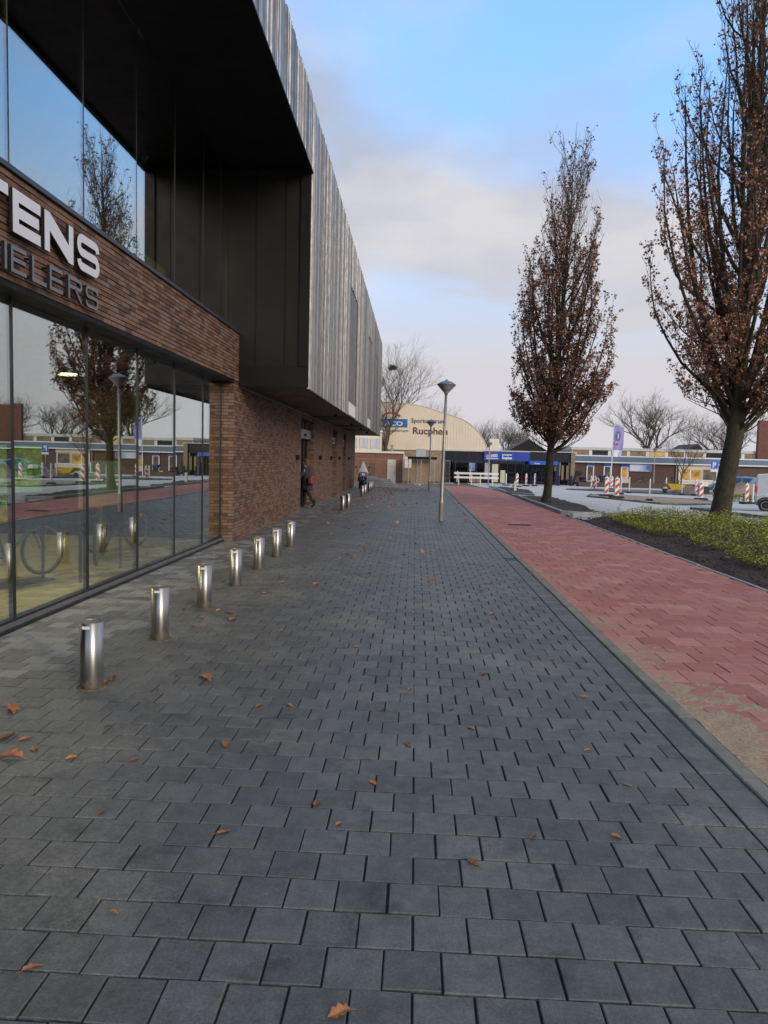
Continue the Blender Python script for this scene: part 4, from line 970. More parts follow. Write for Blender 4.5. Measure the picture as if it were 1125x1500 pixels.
# ------------------------------------------------------------------ sports hall
def col(name, c, rough=0.6, **k):
    if name not in MT: MT[name] = simple(name, c, rough, **k)
    return MT[name]
HY = 75.0; GZ = -0.5
cream = col('cream_cladding', (0.72, 0.615, 0.45), 0.6, var=0.06, scale=0.8)
hall = thing('sports_hall', 'large cream sports hall with an arched end wall and name lettering', 'building', (0, 0, 0))
arch = [(-3.6, 7.55), (-0.75, 7.42), (0.9, 7.15), (3.1, 6.50), (4.8, 5.95), (5.5, 5.55), (6.1, 5.05), (6.6, 4.5), (7.0, 3.9), (7.3, 3.3), (7.45, 2.78)]
left = [(-7.2-(x+3.6)-0.0, z) for x, z in arch]
def arch_z(x):
    xx = x if x > -3.6 else -7.2-x
    for (a, za), (b, zb) in zip(arch[:-1], arch[1:]):
        if a <= xx <= b: return za+(zb-za)*(xx-a)/(b-a)
    return 2.78
poly = [(-14.6, 2.78)]+[(-7.2-x, z) for x, z in reversed(arch[:-1])]+arch[1:]
MB().extr(poly, 'y', HY+0.03, HY+40).build('roof', cream, hall)
pm = MB(); x = -14.4
while x < 7.4:                              # standing ribs of the sheeting, one part
    zt = min(arch_z(x), arch_z(x+0.16))-0.02
    pm.box(x, x+0.15, HY, HY+0.035, 2.80, max(2.86, zt)); x += 0.30
pm.build('wall_ribs', cream, hall, kind='stuff')
tr_ = MB().tube([(x, HY-0.02, z+0.02) for x, z in poly], 0.035, 6).build('roof_edge', cream, hall)
MB().box(-14.6, 3.0, HY+0.06, HY+3, GZ, 2.80).build('brick_wall', col('yellow_brick', (0.30, 0.215, 0.125), 0.8, var=0.25, scale=5), hall)
MB().box(-14.6, 7.5, HY-0.05, HY+0.1, 2.70, 2.80).build('eave', col('pale_trim', (0.58, 0.52, 0.42), 0.6), hall)
darkletter = col('brown_lettering', (0.14, 0.065, 0.05), 0.6); bluel = col('blue_logo', (0.03, 0.14, 0.42), 0.5); redl = col('red_logo', (0.55, 0.05, 0.06), 0.5); navy = col('navy_lettering', (0.06, 0.07, 0.13), 0.6)
p = at(604, 635.5, HY); text_on('Rucphen', 0.98, darkletter, hall, (p.x, HY-0.02, p.z), 0.02, 3.55)
p = at(602, 619, HY); text_on('Sportcentrum', 0.62, navy, hall, (p.x, HY-0.02, p.z), 0.005, 3.5)
a, b = at(551, 625, HY), at(597, 614, HY)
MB().box(-4.1, b.x, HY-0.03, HY, a.z, b.z).build('logo_field', bluel, hall)
text_on('LACO', 0.62, MT['white'], hall, (-3.6, HY-0.05, a.z+0.15), 0.02, 2.2)
p = at(560, 632, HY); text_on('sportcentrum', 0.40, navy, hall, (-4.0, HY-0.02, p.z), 0.0, 3.2)
c_ = at(573, 616, HY)
MB().tube([(c_.x+1.05*math.cos(t), HY-0.02, c_.z+0.15+0.65*math.sin(t)) for t in [math.radians(25+13*i) for i in range(11)]], 0.09, 5).build('logo_arc', redl, hall)
# lower annexe with coloured panels, left of the bare tree
ax = thing('annexe', 'cream annexe with painted window panels left of the sports hall arch', 'building', (0, 0, 0))
MB().box(-14, -3.4, 71.5, HY-0.1, GZ, 4.35).build('wall', cream, ax)
MB().box(-14, -3.3, 71.3, HY-0.1, 4.35, 4.5).build('roof_edge', MT['white'], ax)
def mk_mural():
    t = NT('painted_panel'); o = t.coord('World'); w = t.n('ShaderNodeTexWave'); w.inputs['Scale'].default_value = 0.5; w.inputs['Distortion'].default_value = 3; t.l(o, w.inputs[0])
    t.set(t.ramp(w.outputs['Fac'], [(0.3, (0.42, 0.40, 0.50)), (0.5, (0.55, 0.52, 0.15)), (0.7, (0.50, 0.48, 0.52))]), 0.5); return t.m
MT['mural'] = mk_mural()
for x0, x1 in ((-6.4, -5.75), (-5.45, -4.65), (-4.35, -3.45)):
    f = MB().box(x0, x1, 71.44, 71.5, 2.75, 3.7).build('window', MT['mural'], ax)
    for x in (x0, x1): MB().box(x-0.04, x+0.04, 71.40, 71.46, 2.7, 3.75).build('frame', MT['offwhite'], f)
# low red-brown brick building in front
lb = thing('brick_shed', 'low red brown brick building with white roof edge and cream door', 'building', (0, 0, 0))
rbk = col('far_brown_brick', (0.215, 0.098, 0.058), 0.8, var=0.22, scale=4)
MB().box(-12, -1.15, 67, 71.2, GZ, 2.25).build('wall', rbk, lb)
MB().box(-12, -1.05, 66.85, 71.2, 2.25, 2.42).build('roof_edge', MT['white'], lb)
a, b = at(567, 703, 67), at(580, 673, 67)
d = MB().box(a.x, b.x, 66.95, 67.02, GZ, b.z).build('door', MT['offwhite'], lb); MB().cbox((b.x-0.1, 66.92, 0.5), (0.05, 0.05, 0.14)).build('handle', MT['galv'], d)
a, b = at(540, 703, 67), at(550, 678, 67)
MB().box(a.x, b.x, 66.95, 67.02, GZ, b.z).build('side_door', col('brown_door', (0.13, 0.055, 0.035), 0.6), lb)
MB().tube([(at(592, 670, 67).x, 66.9, GZ), (at(592, 670, 67).x, 66.9, 2.2)], 0.06, 8).build('drainpipe', MT['offwhite'], lb)
MB().lathe([(0.12, 0), (0.12, 0.55), (0.16, 0.58), (0.16, 0.64)], (-2.2, 69, 2.42), 10).build('flue', MT['galv'], lb)
MB().cbox((0.6, 72.5, 2.35), (1.0, 1.2, 0.9)).build('grey_box', col('grey_cabinet', (0.36, 0.38, 0.40), 0.6), hall)
MB().cbox((-0.6, 71.8, 1.45), (1.5, 1.6, 1.1)).build('white_box', MT['white'], hall)
# small shelter with dark flat roof
sh = thing('bike_shelter', 'small yellow brick shelter with dark overhanging flat roof', 'shelter', (0, 0, 0))
a, b = at(597, 672, 64), at(640, 668, 64)
MB().box(a.x, b.x, 63.7, 66.4, b.z-0.32, b.z-0.10).build('roof', MT['black'], sh)
MB().box(a.x+0.35, b.x-0.5, 64.6, 66.0, T(0, 65)-0.1, b.z-0.32).build('wall', MT['yellow_brick'], sh)
for x in (a.x+0.1, a.x+1.2, b.x-0.2): MB().tube([(x, 63.9, T(0, 64)-0.05), (x, 63.9, b.z-0.32)], 0.04, 8).build('post', MT['galv'], sh)

# ------------------------------------------------------------------ entrance block with blue fascia
en = thing('entrance_block', 'dark glazed sports centre entrance with a bright blue name fascia', 'building', (0, 0, 0))
blu = col('blue_fascia', (0.018, 0.055, 0.33), 0.45, var=0.05); dk = col('dark_glazing_panel', (0.018, 0.019, 0.024), 0.25, var=0.1); nvy = col('navy_frame', (0.015, 0.025, 0.085), 0.4)
xs = [at(px, 680, HY).x for px in (653, 667, 686, 698, 709)]
MB().box(3.0, 16.4, HY+0.5, HY+14, GZ, 2.72).build('core', col('dim_lobby', (0.035, 0.032, 0.03), 0.8), en)
MB().box(3.0, 16.5, HY-0.1, HY+14, 2.72, 2.88).build('roof', MT['pale_trim'], en)
for i in range(4):
    MB().box(xs[i]+0.04, xs[i+1]-0.04, HY, HY+0.04, 1.72, 2.70).build('dark_panel', dk, en)
    w = MB().box(xs[i]+0.04, xs[i+1]-0.04, HY+0.02, HY+0.05, GZ, 1.65).build('window', MT['dglass'], en); MB().box(xs[i]-0.04, xs[i]+0.04, HY-0.03, HY+0.08, GZ, 2.72).build('frame', nvy, w)
MB().box(3.0, 7.4, HY-0.02, HY+0.06, 1.65, 1.73).build('transom', nvy, en)
fx = [at(px, 668, HY).x for px in (708.5, 732.5, 755.5, 776)]
for i in range(3):
    f = MB().box(fx[i]+0.01, fx[i+1]-0.01, HY-0.25, HY+0.1, at(740, 675, HY).z, at(740, 661.5, HY).z).build('fascia_panel', blu, en)
zt_, zb_ = at(740, 661.5, HY).z, at(740, 675, HY).z
text_on('sportcentrum', 0.26, MT['white'], en, (at(735, 667, HY).x, HY-0.28, at(735, 667.2, HY).z), 0.01, 1.0)
text_on('Rucphen', 0.34, MT['white'], en, (at(735, 672, HY).x, HY-0.28, at(735, 672.2, HY).z), 0.02, 1.0)
text_on('LACO', 0.34, MT['white'], en, (at(718.5, 669, HY).x, HY-0.30, at(719, 669, HY).z), 0.02, 0.65)
MB().box(at(717, 668, HY).x, at(729, 668, HY).x, HY-0.28, HY-0.25, at(720, 669.6, HY).z, at(720, 664.6, HY).z).build('logo_field', col('light_blue_logo', (0.05, 0.25, 0.62), 0.5), en)
text_on('sportcentrum', 0.2, MT['white'], en, (at(712, 672, HY).x, HY-0.28, at(712, 672, HY).z), 0.01, 1.2)
MB().tube([(at(721, 664, HY).x+0.42*math.cos(t), HY-0.28, at(721, 664.5, HY).z+0.13*math.sin(t)) for t in [math.radians(15+15*i) for i in range(11)]], 0.035, 5).build('logo_arc', redl, en)
MB().cbox((at(713.5, 668, HY).x, HY-0.28, at(713, 668, HY).z), (0.28, 0.04, 0.3)).build('logo_mark', col('pale_red_logo', (0.6, 0.22, 0.22), 0.5), en)
gx_ = [at(px, 690, HY).x for px in (709, 720, 731, 743, 755, 765, 776)]
for i in range(6):
    w = MB().box(gx_[i]+0.03, gx_[i+1]-0.03, HY+0.02, HY+0.05, GZ, zb_).build('window', MT['dglass'], en)
    MB().box(gx_[i]-0.03, gx_[i]+0.03, HY-0.02, HY+0.08, GZ, zb_).build('frame', MT['frame'], w)
def poster(px0, px1, py0, py1, mat):
    a, b = at(px0, py1, HY), at(px1, py0, HY); MB().box(a.x, b.x, HY-0.02, HY+0.01, a.z, b.z).build('poster', mat, en)
def mk_poster(nm, c1, c2, c3):
    t = NT(nm); t.set(t.ramp(t.noise(1.6, 5, 0.6), [(0.35, c1), (0.5, c2), (0.65, c3)]), 0.5); return t.m
poster(687, 696, 678, 690, mk_poster('blue_poster', (0.03, 0.08, 0.3), (0.2, 0.25, 0.35), (0.45, 0.4, 0.15)))
poster(709.5, 718, 678, 702, mk_poster('pink_poster', (0.1, 0.12, 0.3), (0.4, 0.35, 0.4), (0.5, 0.25, 0.22)))
poster(720, 730, 680, 706, col('pale_green_blind', (0.50, 0.50, 0.33), 0.7)); poster(732.5, 740, 689, 707, MT['pale_green_blind'])
# canopy porch right of the fascia
MB().box(fx[3]+0.02, 16.2, HY-0.1, HY+0.3, at(780, 676, HY).z, at(780, 662, HY).z).build('upper_panel', dk, en)
cz0, cz1 = at(800, 681, HY-1.5).z, at(800, 675.5, HY-1.5).z
MB().box(at(776, 678, HY-1.5).x, at(818, 678, HY-1.5).x, HY-1.5, HY-0.12, cz0, cz1).build('porch_roof', col('mid_blue_fascia', (0.025, 0.10, 0.42), 0.45), en)
text_on('Entree', 0.2, MT['white'], en, (at(783, 680, HY-1.5).x, HY-1.53, at(783, 679.8, HY-1.5).z), 0.005, 0.5)
for i, px in enumerate((778, 786, 794, 806, 814)):
    x = at(px, 690, HY).x; w = MB().box(x, x+0.62, HY+0.0, HY+0.03, GZ, cz0).build('door', MT['dglass'], en); MB().box(x-0.04, x+0.03, HY-0.03, HY+0.05, GZ, cz0).build('frame', nvy, w)
MB().box(at(817, 690, HY-1.4).x-0.1, at(817, 690, HY-1.4).x+0.1, HY-1.4, HY-1.2, GZ, cz0).build('porch_post', nvy, en)
def mk_lit(nm, k, a, b, c):
    t = NT(nm); cc = t.ramp(t.noise(1.1, 4, 0.6), [(0.35, a), (0.5, b), (0.66, c)]); t.set((0.05, 0.04, 0.03), 0.2); t.l(cc, t.b.inputs['Emission Color']); t.b.inputs['Emission Strength'].default_value = k; return t.m
lit_ = mk_lit('warm_lit_window', 0.45, (0.16, 0.07, 0.015), (0.75, 0.38, 0.06), (0.95, 0.62, 0.22)); lit2 = mk_lit('dim_lit_window', 0.22, (0.25, 0.14, 0.08), (0.7, 0.42, 0.2), (0.55, 0.40, 0.28))
poster(692, 703, 698, 706, lit2); poster(822, 826, 682, 703, lit2); poster(829, 832, 682, 703, lit2); poster(812, 816, 683, 690, lit2)
for px in (820, 833):
    x = at(px, 690, HY).x; MB().box(x-0.05, x+0.05, HY-0.02, HY+0.05, GZ, 1.9).build('frame', MT['galv'], en)
MB().box(at(835, 690, HY).x, at(841, 690, HY).x, HY-0.3, HY+0.3, GZ, at(838, 664, HY).z).build('pier', MT['yellow_brick'], en)
for px in (818.5, 837): 
    p = at(px, 704, 72.5); o = MB().lathe([(0.12, 0), (0.12, 0.95), (0.10, 1.0)], n=12).build('bollard', MT['frame'], None, (p.x, 72.5, -0.5), smooth=False); tag(o, 'dark post %s the sports centre porch' % ('at the near end of' if px < 820 else 'just beside the brick pier of'), 'bollard')
MB().cbox((at(721, 650, 80).x+0.4, 82, 3.6), (1.0, 1.0, 1.3)).build('roof_box', MT['offwhite'], en)
MB().extr([(10.5, 2.88), (15.5, 2.88), (13.0, 4.4)], 'y', 84, 90).build('back_roof', MT['darkpanel'], en)

# ------------------------------------------------------------------ long low building
LY = 80.0
ln = thing('long_building', 'long low brown brick building with blue grey fascia and lit clerestory windows', 'building', (0, 0, 0))
lbk = col('far_dark_brick', (0.105, 0.060, 0.045), 0.8, var=0.2, scale=3)
X0, X1 = at(841, 690, LY).x, 62.0
MB().box(X0, X1, LY, LY+12, GZ, 1.95).build('wall', lbk, ln)
MB().box(X0-0.1, X1, LY-0.35, LY+12, 1.95, 2.62).build('fascia', col('blue_grey_fascia', (0.115, 0.165, 0.23), 0.5), ln)
MB().box(X0-0.1, X1, LY-0.40, LY-0.36, 1.88, 2.0).build('fascia_trim', MT['white'], ln)
MB().box(X0-0.1, X1, LY-0.40, LY-0.36, 2.56, 2.68).build('fascia_trim', MT['white'], ln)
MB().box(X0, X1, LY+1.2, LY+11, 2.62, 2.72).build('roof', MT['kerbgrey'], ln)
MB().box(X0, X1, LY+1.5, LY+10, 2.62, 3.42).build('clerestory_wall', MT['pale_trim'], ln)
MB().box(X0-0.1, X1, LY+1.3, LY+10.2, 3.28, 3.58).build('clerestory_roof', col('pale_roof_edge', (0.55, 0.53, 0.48), 0.6), ln)
x = X0+0.15; i = 0
while x < X1-2:
    w = MB().box(x, x+1.72, LY+1.44, LY+1.5, 2.76, 3.22).build('clerestory_window', [lit2, lit_, lit2, MT['dglass']][(i*7+i//3) % 4], ln)
    MB().box(x+1.72, x+2.05, LY+1.40, LY+1.5, 2.70, 3.26).build('frame', MT['white'], w); x += 2.07; i += 1
def lwin(px0, px1, py0, py1, mat, head=True):
    a, b = at(px0, py1, LY), at(px1, py0, LY)
    w = MB().box(a.x, b.x, LY-0.05, LY-0.01, a.z, b.z).build('window', mat, ln)
    for x in (a.x, b.x): MB().box(x-0.06, x+0.06, LY-0.09, LY-0.02, a.z, b.z).build('frame', MT['white'], w)
    MB().box(a.x, b.x, LY-0.09, LY-0.02, a.z-0.08, a.z).build('sill', MT['white'], w); MB().box(a.x, b.x, LY-0.08, LY-0.02, b.z-0.05, b.z).build('frame', MT['white'], w)
    if head: MB().box(a.x-0.1, b.x+0.1, LY-0.1, LY-0.01, b.z+0.02, b.z+0.34).build('head_panel', blu, w)
    else:
        n = max(1, int((b.x-a.x)/1.2))
        for k in range(1, n): x = a.x+(b.x-a.x)*k/n; MB().box(x-0.05, x+0.05, LY-0.09, LY-0.02, a.z, b.z).build('frame', MT['white'], w)
MT['dim'] = mk_poster('dim_window', (0.03, 0.028, 0.024), (0.07, 0.055, 0.04), (0.16, 0.11, 0.06))
lwin(859, 869.5, 682.5, 704, MT['dim']); lwin(884, 894.5, 683, 704, MT['dim']); lwin(909.5, 920, 684, 699.5, lit_)
a, b = at(908.5, 708, LY), at(921, 701, LY); MB().box(a.x, b.x, LY-0.05, LY-0.01, a.z, b.z).build('cream_panel', MT['offwhite'], ln)
lwin(994, 1028, 687, 703, lit_, False); lwin(1028, 1050, 688, 703, MT['dim'], False)
a, b = at(994, 686, LY), at(1053, 678.5, LY); MB().box(a.x, b.x, LY-0.06, LY-0.01, a.z, b.z).build('cream_panel', MT['offwhite'], ln)
a, b = at(994, 709, LY), at(1053, 704.5, LY); MB().box(a.x, b.x, LY-0.06, LY-0.01, a.z, b.z).build('cream_panel', MT['offwhite'], ln)
for xx in (42.5, 47.0, 51.5):
    w = MB().box(xx, xx+3.0, LY-0.05, LY-0.01, 0.2, 1.4).build('window', [lit_, MT['dim'], lit2][int(xx) % 3], ln)
    for k in range(4): MB().box(xx+k-0.05, xx+k+0.05, LY-0.09, LY-0.02, 0.15, 1.45).build('frame', MT['white'], w)
MB().tube([(at(990, 690, LY).x, LY-0.1, GZ), (at(990, 690, LY).x, LY-0.1, 1.9)], 0.07, 8).build('drainpipe', MT['galv'], ln)
a = at(848, 693, LY); MB().cbox((a.x, LY-0.1, a.z), (0.62, 0.15, 0.4)).build('letter_box', MT['frame'], ln)
MB().box(at(1114, 690, LY).x, at(1114, 690, LY).x+3.2, LY+0.9, LY+1.4, GZ, at(1108, 615, LY).z).build('chimney', col('red_chimney_brick', (0.16, 0.065, 0.045), 0.8, var=0.2, scale=4), ln)
bn = thing('banner', 'white and blue banner in a frame on the long brick building', 'banner', (at(937.5, 684, LY).x, LY-0.15, at(937, 685.5, LY).z))
def mk_ban():
    t = NT('blue_white_banner'); o = t.n('ShaderNodeSeparateXYZ'); t.l(t.coord('Object'), o.inputs[0])
    f = t.math('ADD', t.math('MULTIPLY', o.outputs[0], 0.45), t.math('MULTIPLY', t.noise(2, 3, 0.5), 0.7)); t.set(t.ramp(f, [(0.2, (0.62, 0.66, 0.74)), (0.45, (0.5, 0.56, 0.7)), (0.8, (0.07, 0.13, 0.42))]), 0.5); return t.m
MB().box(-1.12, 1.12, -0.02, 0.02, -0.33, 0.33).build('cloth', mk_ban(), bn)
for z in (-0.36, 0.36): MB().box(-1.2, 1.2, -0.03, 0.03, z-0.03, z+0.03).build('frame_bar', MT['galv'], bn)
for x in (-1.17, 1.17): MB().box(x-0.03, x+0.03, -0.03, 0.03, -0.39, 0.39).build('frame_bar', MT['galv'], bn)
pw = thing('planter_wall', 'low brown brick planter wall before the long building', 'wall', (0, 0, 0))
MB().box(at(848, 705, 72).x, at(972, 705, 72).x, 72, 72.3, -0.55, at(900, 708.5, 72).z+0.08).build('wall', lbk, pw)
MB().box(at(848, 705, 72).x, at(972, 705, 72).x, 72.3, 73.2, -0.55, at(900, 709.5, 72).z).build('earth', MT['soil'], pw)
hs = thing('house', 'red brick house gable with dark roof behind the long building', 'house', (0, 0, 0))
a, b, c_ = at(1001, 664, 120), at(1031, 664, 120), at(1022, 652.5, 120)
MB().extr([(a.x+2.2, -0.6), (b.x, -0.6), (b.x, a.z), (c_.x, c_.z), (a.x+2.2, a.z)], 'y', 120, 128).build('wall', MT['red_chimney_brick'], hs)
MB().extr([(a.x, a.z), (c_.x, c_.z), (c_.x, c_.z+0.25), (a.x-0.3, a.z+0.05)], 'y', 119.6, 128.4).build('roof', MT['darkpanel'], hs)
MB().extr([(b.x, a.z), (b.x+0.2, a.z+0.1), (c_.x, c_.z+0.25), (c_.x, c_.z)], 'y', 119.6, 128.4).build('roof', MT['darkpanel'], hs)

# ------------------------------------------------------------------ road works: beacons, posts, barrier, fences
def mk_stripe():
    t = NT('red_white_stripes'); o = t.n('ShaderNodeSeparateXYZ'); t.l(t.coord('Object'), o.inputs[0])
    v = t.math('FRACT', t.math('ADD', t.math('MULTIPLY', o.outputs[2], 2.55), t.math('MULTIPLY', o.outputs[0], -2.3)))
    t.set(t.mix(t.math('GREATER_THAN', v, 0.5), (0.72, 0.71, 0.69), (0.50, 0.028, 0.025)), 0.45); return t.m
MT['stripe'] = mk_stripe()
bc = thing('beacon', 'x', 'traffic beacon', (0, 0, 0), group='red and white road work beacons')
MB().extr([(-0.125, 0.14), (0.125, 0.14), (0.125, 1.06), (0.09, 1.12), (-0.09, 1.12), (-0.125, 1.06)], 'y', -0.03, 0.03).build('board', MT['white'], bc)
for s in (-1, 1): MB().box(-0.11, 0.11, *sorted((s*0.031, s*0.036)), 0.17, 1.05).build('stripe_face', MT['stripe'], bc)
MB().lathe([(0.03, 1.12), (0.035, 1.19), (0.0, 1.22)], n=8).build('handle', MT['white'], bc)
MB().bevbox(-0.38, 0.38, -0.18, 0.18, 0, 0.11, 0.04).build('foot', MT['rubber'], bc)
BC = [(888, 728, 0.25, 'striped beacon, left one of the wide pair at the tip of the sand island'), (903, 731, 0.15, 'striped beacon, nearer one of the wide pair at the tip of the sand island'),
      (866, 718, 1.0, 'beacon of the crossed pair before the brick planter wall, left one'), (871, 718, -0.9, 'beacon of the crossed pair before the brick planter wall, right one'),
      (896, 717, 0.5, 'striped beacon standing behind the flagpole'), (921.5, 722, 1.25, 'narrow looking beacon below the lit orange window'), (951, 735, 1.3, 'narrow looking beacon alone on the sand island'),
      (1026.5, 732, 0.2, 'wide striped beacon just left of the big oak trunk'), (1019, 726, 0.7, 'striped beacon half hidden behind the wide one near the oak trunk'), (998.5, 725, 1.3, 'narrow looking beacon beside the yellow wheelbarrow'),
      (1093, 738, 0.45, 'striped beacon in front of the sand heap by the white van'), (757, 713, 0.5, 'striped beacon at the path end, closest to the oak bed'),
      (770.5, 712, 0.9, 'left one of two beacons before the porch'), (783, 712, 1.1, 'right one of two beacons before the porch'),
      (669.5, 707.5, 1.2, 'narrow beacon at the left end of the plank barrier'), (688.5, 707.5, 0.95, 'striped beacon in front of the plank barrier'), (909, 724, 1.45, 'beacon seen edge on behind the wide pair')]
def march(px, py):
    d = (px-W0/2)/FPX*RIGHT-(py-H0/2)/FPX*UP+FWD; t = 5.0
    while t < 200:
        q = Vector((0, 0, EYE))+d*t
        if q.z < T(q.x, q.y): return q
        t += 0.03
    return q
for i, (px, py, rz, lb_) in enumerate(BC):
    o = bc if i == 0 else dup(bc); g = march(px, py); o.location = (g.x, g.y, T(g.x, g.y)+(0.05 if 9.5 < g.x < 17.5 and 38.5 < g.y < 46 else 0)); o.rotation_euler = (0, 0, rz); o['label'] = lb_
gp_ = 'white marker posts'
for px, py, lb_ in ((741, 711, 'white marker post between the barrier and the beacons'), (975.5, 717, 'white marker post before the parked bicycles'), (1102, 738, 'white marker post leaning beside the white van')):
    g = march(px, py); t = thing('marker_post', lb_, 'post', (g.x, g.y, T(g.x, g.y)), 0, gp_); MB().lathe([(0.055, 0.08), (0.055, 1.08), (0.04, 1.12)], n=12).build('tube', MT['white'], t)
    MB().bevbox(-0.35, 0.35, -0.16, 0.16, 0, 0.09, 0.03).build('foot', MT['rubber'], t)
g = march(758, 722); t = thing('wooden_post', 'short cream post in the far planting bed', 'post', (6.0, 43.3, T(6, 43.3))); MB().bevbox(-0.07, 0.07, -0.07, 0.07, 0, 0.62, 0.02).build('post', MT['offwhite'], t); MB().box(-0.09, 0.09, -0.09, 0.09, -0.02, 0.05).build('collar', MT['kerbgrey'], t)
br_ = thing('plank_barrier', 'white plank barrier of two rails across the end of the path', 'barrier', (0, 0, 0))
a, b = at(665, 706, 68), at(730, 706, 68); gz = T(6, 68)
for py in (693.5, 699.5): z = at(690, py, 68).z; MB().box(a.x, b.x, 67.97, 68.03, z-0.09, z+0.09).build('rail', MT['white'], br_)
for px in (672, 691, 704, 722): x = at(px, 700, 68).x; MB().box(x-0.05, x+0.05, 68.04, 68.12, gz-0.05, at(690, 692, 68).z).build('post', MT['offwhite'], br_)
# temporary mesh fences
def fence(p0, p1, h, label, base_z):
    L = (Vector(p1)-Vector(p0)).length; a = math.atan2(p1[1]-p0[1], p1[0]-p0[0]); t = thing('mesh_fence', label, 'fence', (p0[0], p0[1], base_z), a, 'temporary site fences')
    MB().tube([(0, 0, 0.1), (0, 0, h), (L, 0, h), (L, 0, 0.1), (0, 0, 0.1)], 0.026, 6).build('fence_frame', MT['galv'], t)
    m = MB(); x = 0.12
    while x < L: m.tube([(x, 0, 0.1), (x, 0, h)], 0.004, 3, False); x += 0.12
    for z in (0.5, 0.95, 1.4): m.tube([(0, 0, z), (L, 0, z)], 0.005, 3, False)
    m.build('wire_mesh', MT['galv'], t, kind='stuff')
    for x in (0, L): MB().bevbox(x-0.12, x+0.12, -0.32, 0.32, 0, 0.14, 0.03).build('foot', MT['kerbgrey'], t)
FP = [(-7.2, 58), (-4.2, 57.5), (-1.7, 57.8), (0.2, 57.2), (2.0, 58.8), (3.0, 62)]
for i in range(5):
    fence(FP[i]+(0,), FP[i+1]+(0,), 2.0, ['site fence panel nearest the shop wall', 'site fence panel in front of the bare tree', 'site fence panel before the yellow brick shelter', 'site fence panel behind the second street lamp', 'slanted site fence panel beside the plank barrier'][i], T(FP[i][0], 58))
# stack of concrete slabs beyond the scooter
st = thing('slab_stack', 'low stack of pale concrete slabs beyond the parked scooter', 'slabs', (-2.2, 44.3, 0))
for i in range(4): MB().bevbox(-1.3+0.12*i, 1.2-0.2*i, -0.35, 0.35, i*0.13, i*0.13+0.12, 0.015).build('slab', MT['kerbgrey'], st, (0.05*i, 0, 0), 0.03*i)
MB().bevbox(-0.9, -0.2, -0.2, 0.2, 0.52, 0.66, 0.03).build('slab', MT['kerbgrey'], st, None, 0.4)
# sand and earth heaps
def heap(name, label, c, rx, ry, h, mat, seed):
    m = MB(); n = 18; r = random.Random(seed); vs = [(0, 0, h)]; fs = []
    for k in range(1, 6):
        for j in range(n):
            a = 2*math.pi*j/n; q = k/5*(1+0.12*r.gauss(0, 1)); vs.append((rx*q*math.cos(a), ry*q*math.sin(a), h*(1-k/5)**0.9*(1+0.15*r.gauss(0, 1))-0.02*(k == 5)))
    for j in range(n): fs.append((0, 1+j, 1+(j+1) % n))
    for k in range(4):
        for j in range(n): a = 1+k*n; fs.append((a+j, a+n+j, a+n+(j+1) % n, a+(j+1) % n))
    m.add(vs, fs); o = m.build(name, mat, None, (c[0], c[1], T(c[0], c[1])), smooth=True); tag(o, label, 'heap'); return o
heap('sand_heap', 'heap of yellow sand behind the beacon near the white van', (24.3, 54, 0), 2.2, 1.5, 1.0, MT['sand'], 1)
heap('earth_heap', 'brown earth heap beside the yellow wheelbarrow', (21.6, 58, 0), 1.5, 1.0, 0.75, MT['mud'], 2)
wb = thing('wheelbarrow', 'yellow wheelbarrow standing before the earth heap', 'wheelbarrow', (20.0, 56.5, T(20, 56.5)), 0.1)
MB().add([(-0.35, -0.25, 0.35), (0.35, -0.25, 0.35), (0.35, 0.25, 0.35), (-0.35, 0.25, 0.35), (-0.75, -0.4, 0.75), (0.7, -0.4, 0.68), (0.7, 0.4, 0.68), (-0.75, 0.4, 0.75)], [(0,3,2,1),(0,1,5,4),(1,2,6,5),(2,3,7,6),(3,0,4,7)])
m = MB(); m.add([(-0.35, -0.25, 0.35), (0.35, -0.25, 0.35), (0.35, 0.25, 0.35), (-0.35, 0.25, 0.35), (-0.8, -0.4, 0.8), (0.75, -0.4, 0.72), (0.75, 0.4, 0.72), (-0.8, 0.4, 0.8)], [(0,3,2,1),(0,1,5,4),(1,2,6,5),(2,3,7,6),(3,0,4,7)]); m.build('tub', MT['yellow'], wb)
MB().tube([(-0.75, -0.15, 0.2), (0.4, -0.25, 0.32), (1.2, -0.28, 0.6)], 0.025, 6).tube([(-0.75, 0.15, 0.2), (0.4, 0.25, 0.32), (1.2, 0.28, 0.6)], 0.025, 6).tube([(0.45, -0.25, 0.33), (0.5, -0.25, 0)], 0.02, 6).tube([(0.45, 0.25, 0.33), (0.5, 0.25, 0)], 0.02, 6).build('frame', MT['galv'], wb)
MB().lathe([(0.05, -0.05), (0.2, -0.045), (0.2, 0.045), (0.05, 0.05)], n=16).xform(Matrix.Translation((-0.75, 0, 0.2)) @ Matrix.Rotation(math.pi/2, 4, 'X')).build('wheel', MT['rubber'], wb)
pc = thing('plate_compactor', 'small grey plate compactor machine just left of the oak trunk', 'machine', (20.6, 52.3, T(20.6, 52)), 0.3)
MB().bevbox(-0.45, 0.45, -0.3, 0.3, 0.0, 0.15, 0.03).build('plate', MT['galv'], pc); MB().bevbox(-0.3, 0.25, -0.22, 0.22, 0.2, 0.72, 0.06).build('engine', MT['frame'], pc)
MB().bevbox(-0.34, 0.1, -0.26, 0.26, 0.72, 1.0, 0.06).build('tank', MT['offwhite'], pc); MB().tube([(0.3, -0.25, 0.3), (1.0, -0.25, 1.15), (1.0, 0.25, 1.15), (0.3, 0.25, 0.3)], 0.025, 6).build('handle', MT['galv'], pc)
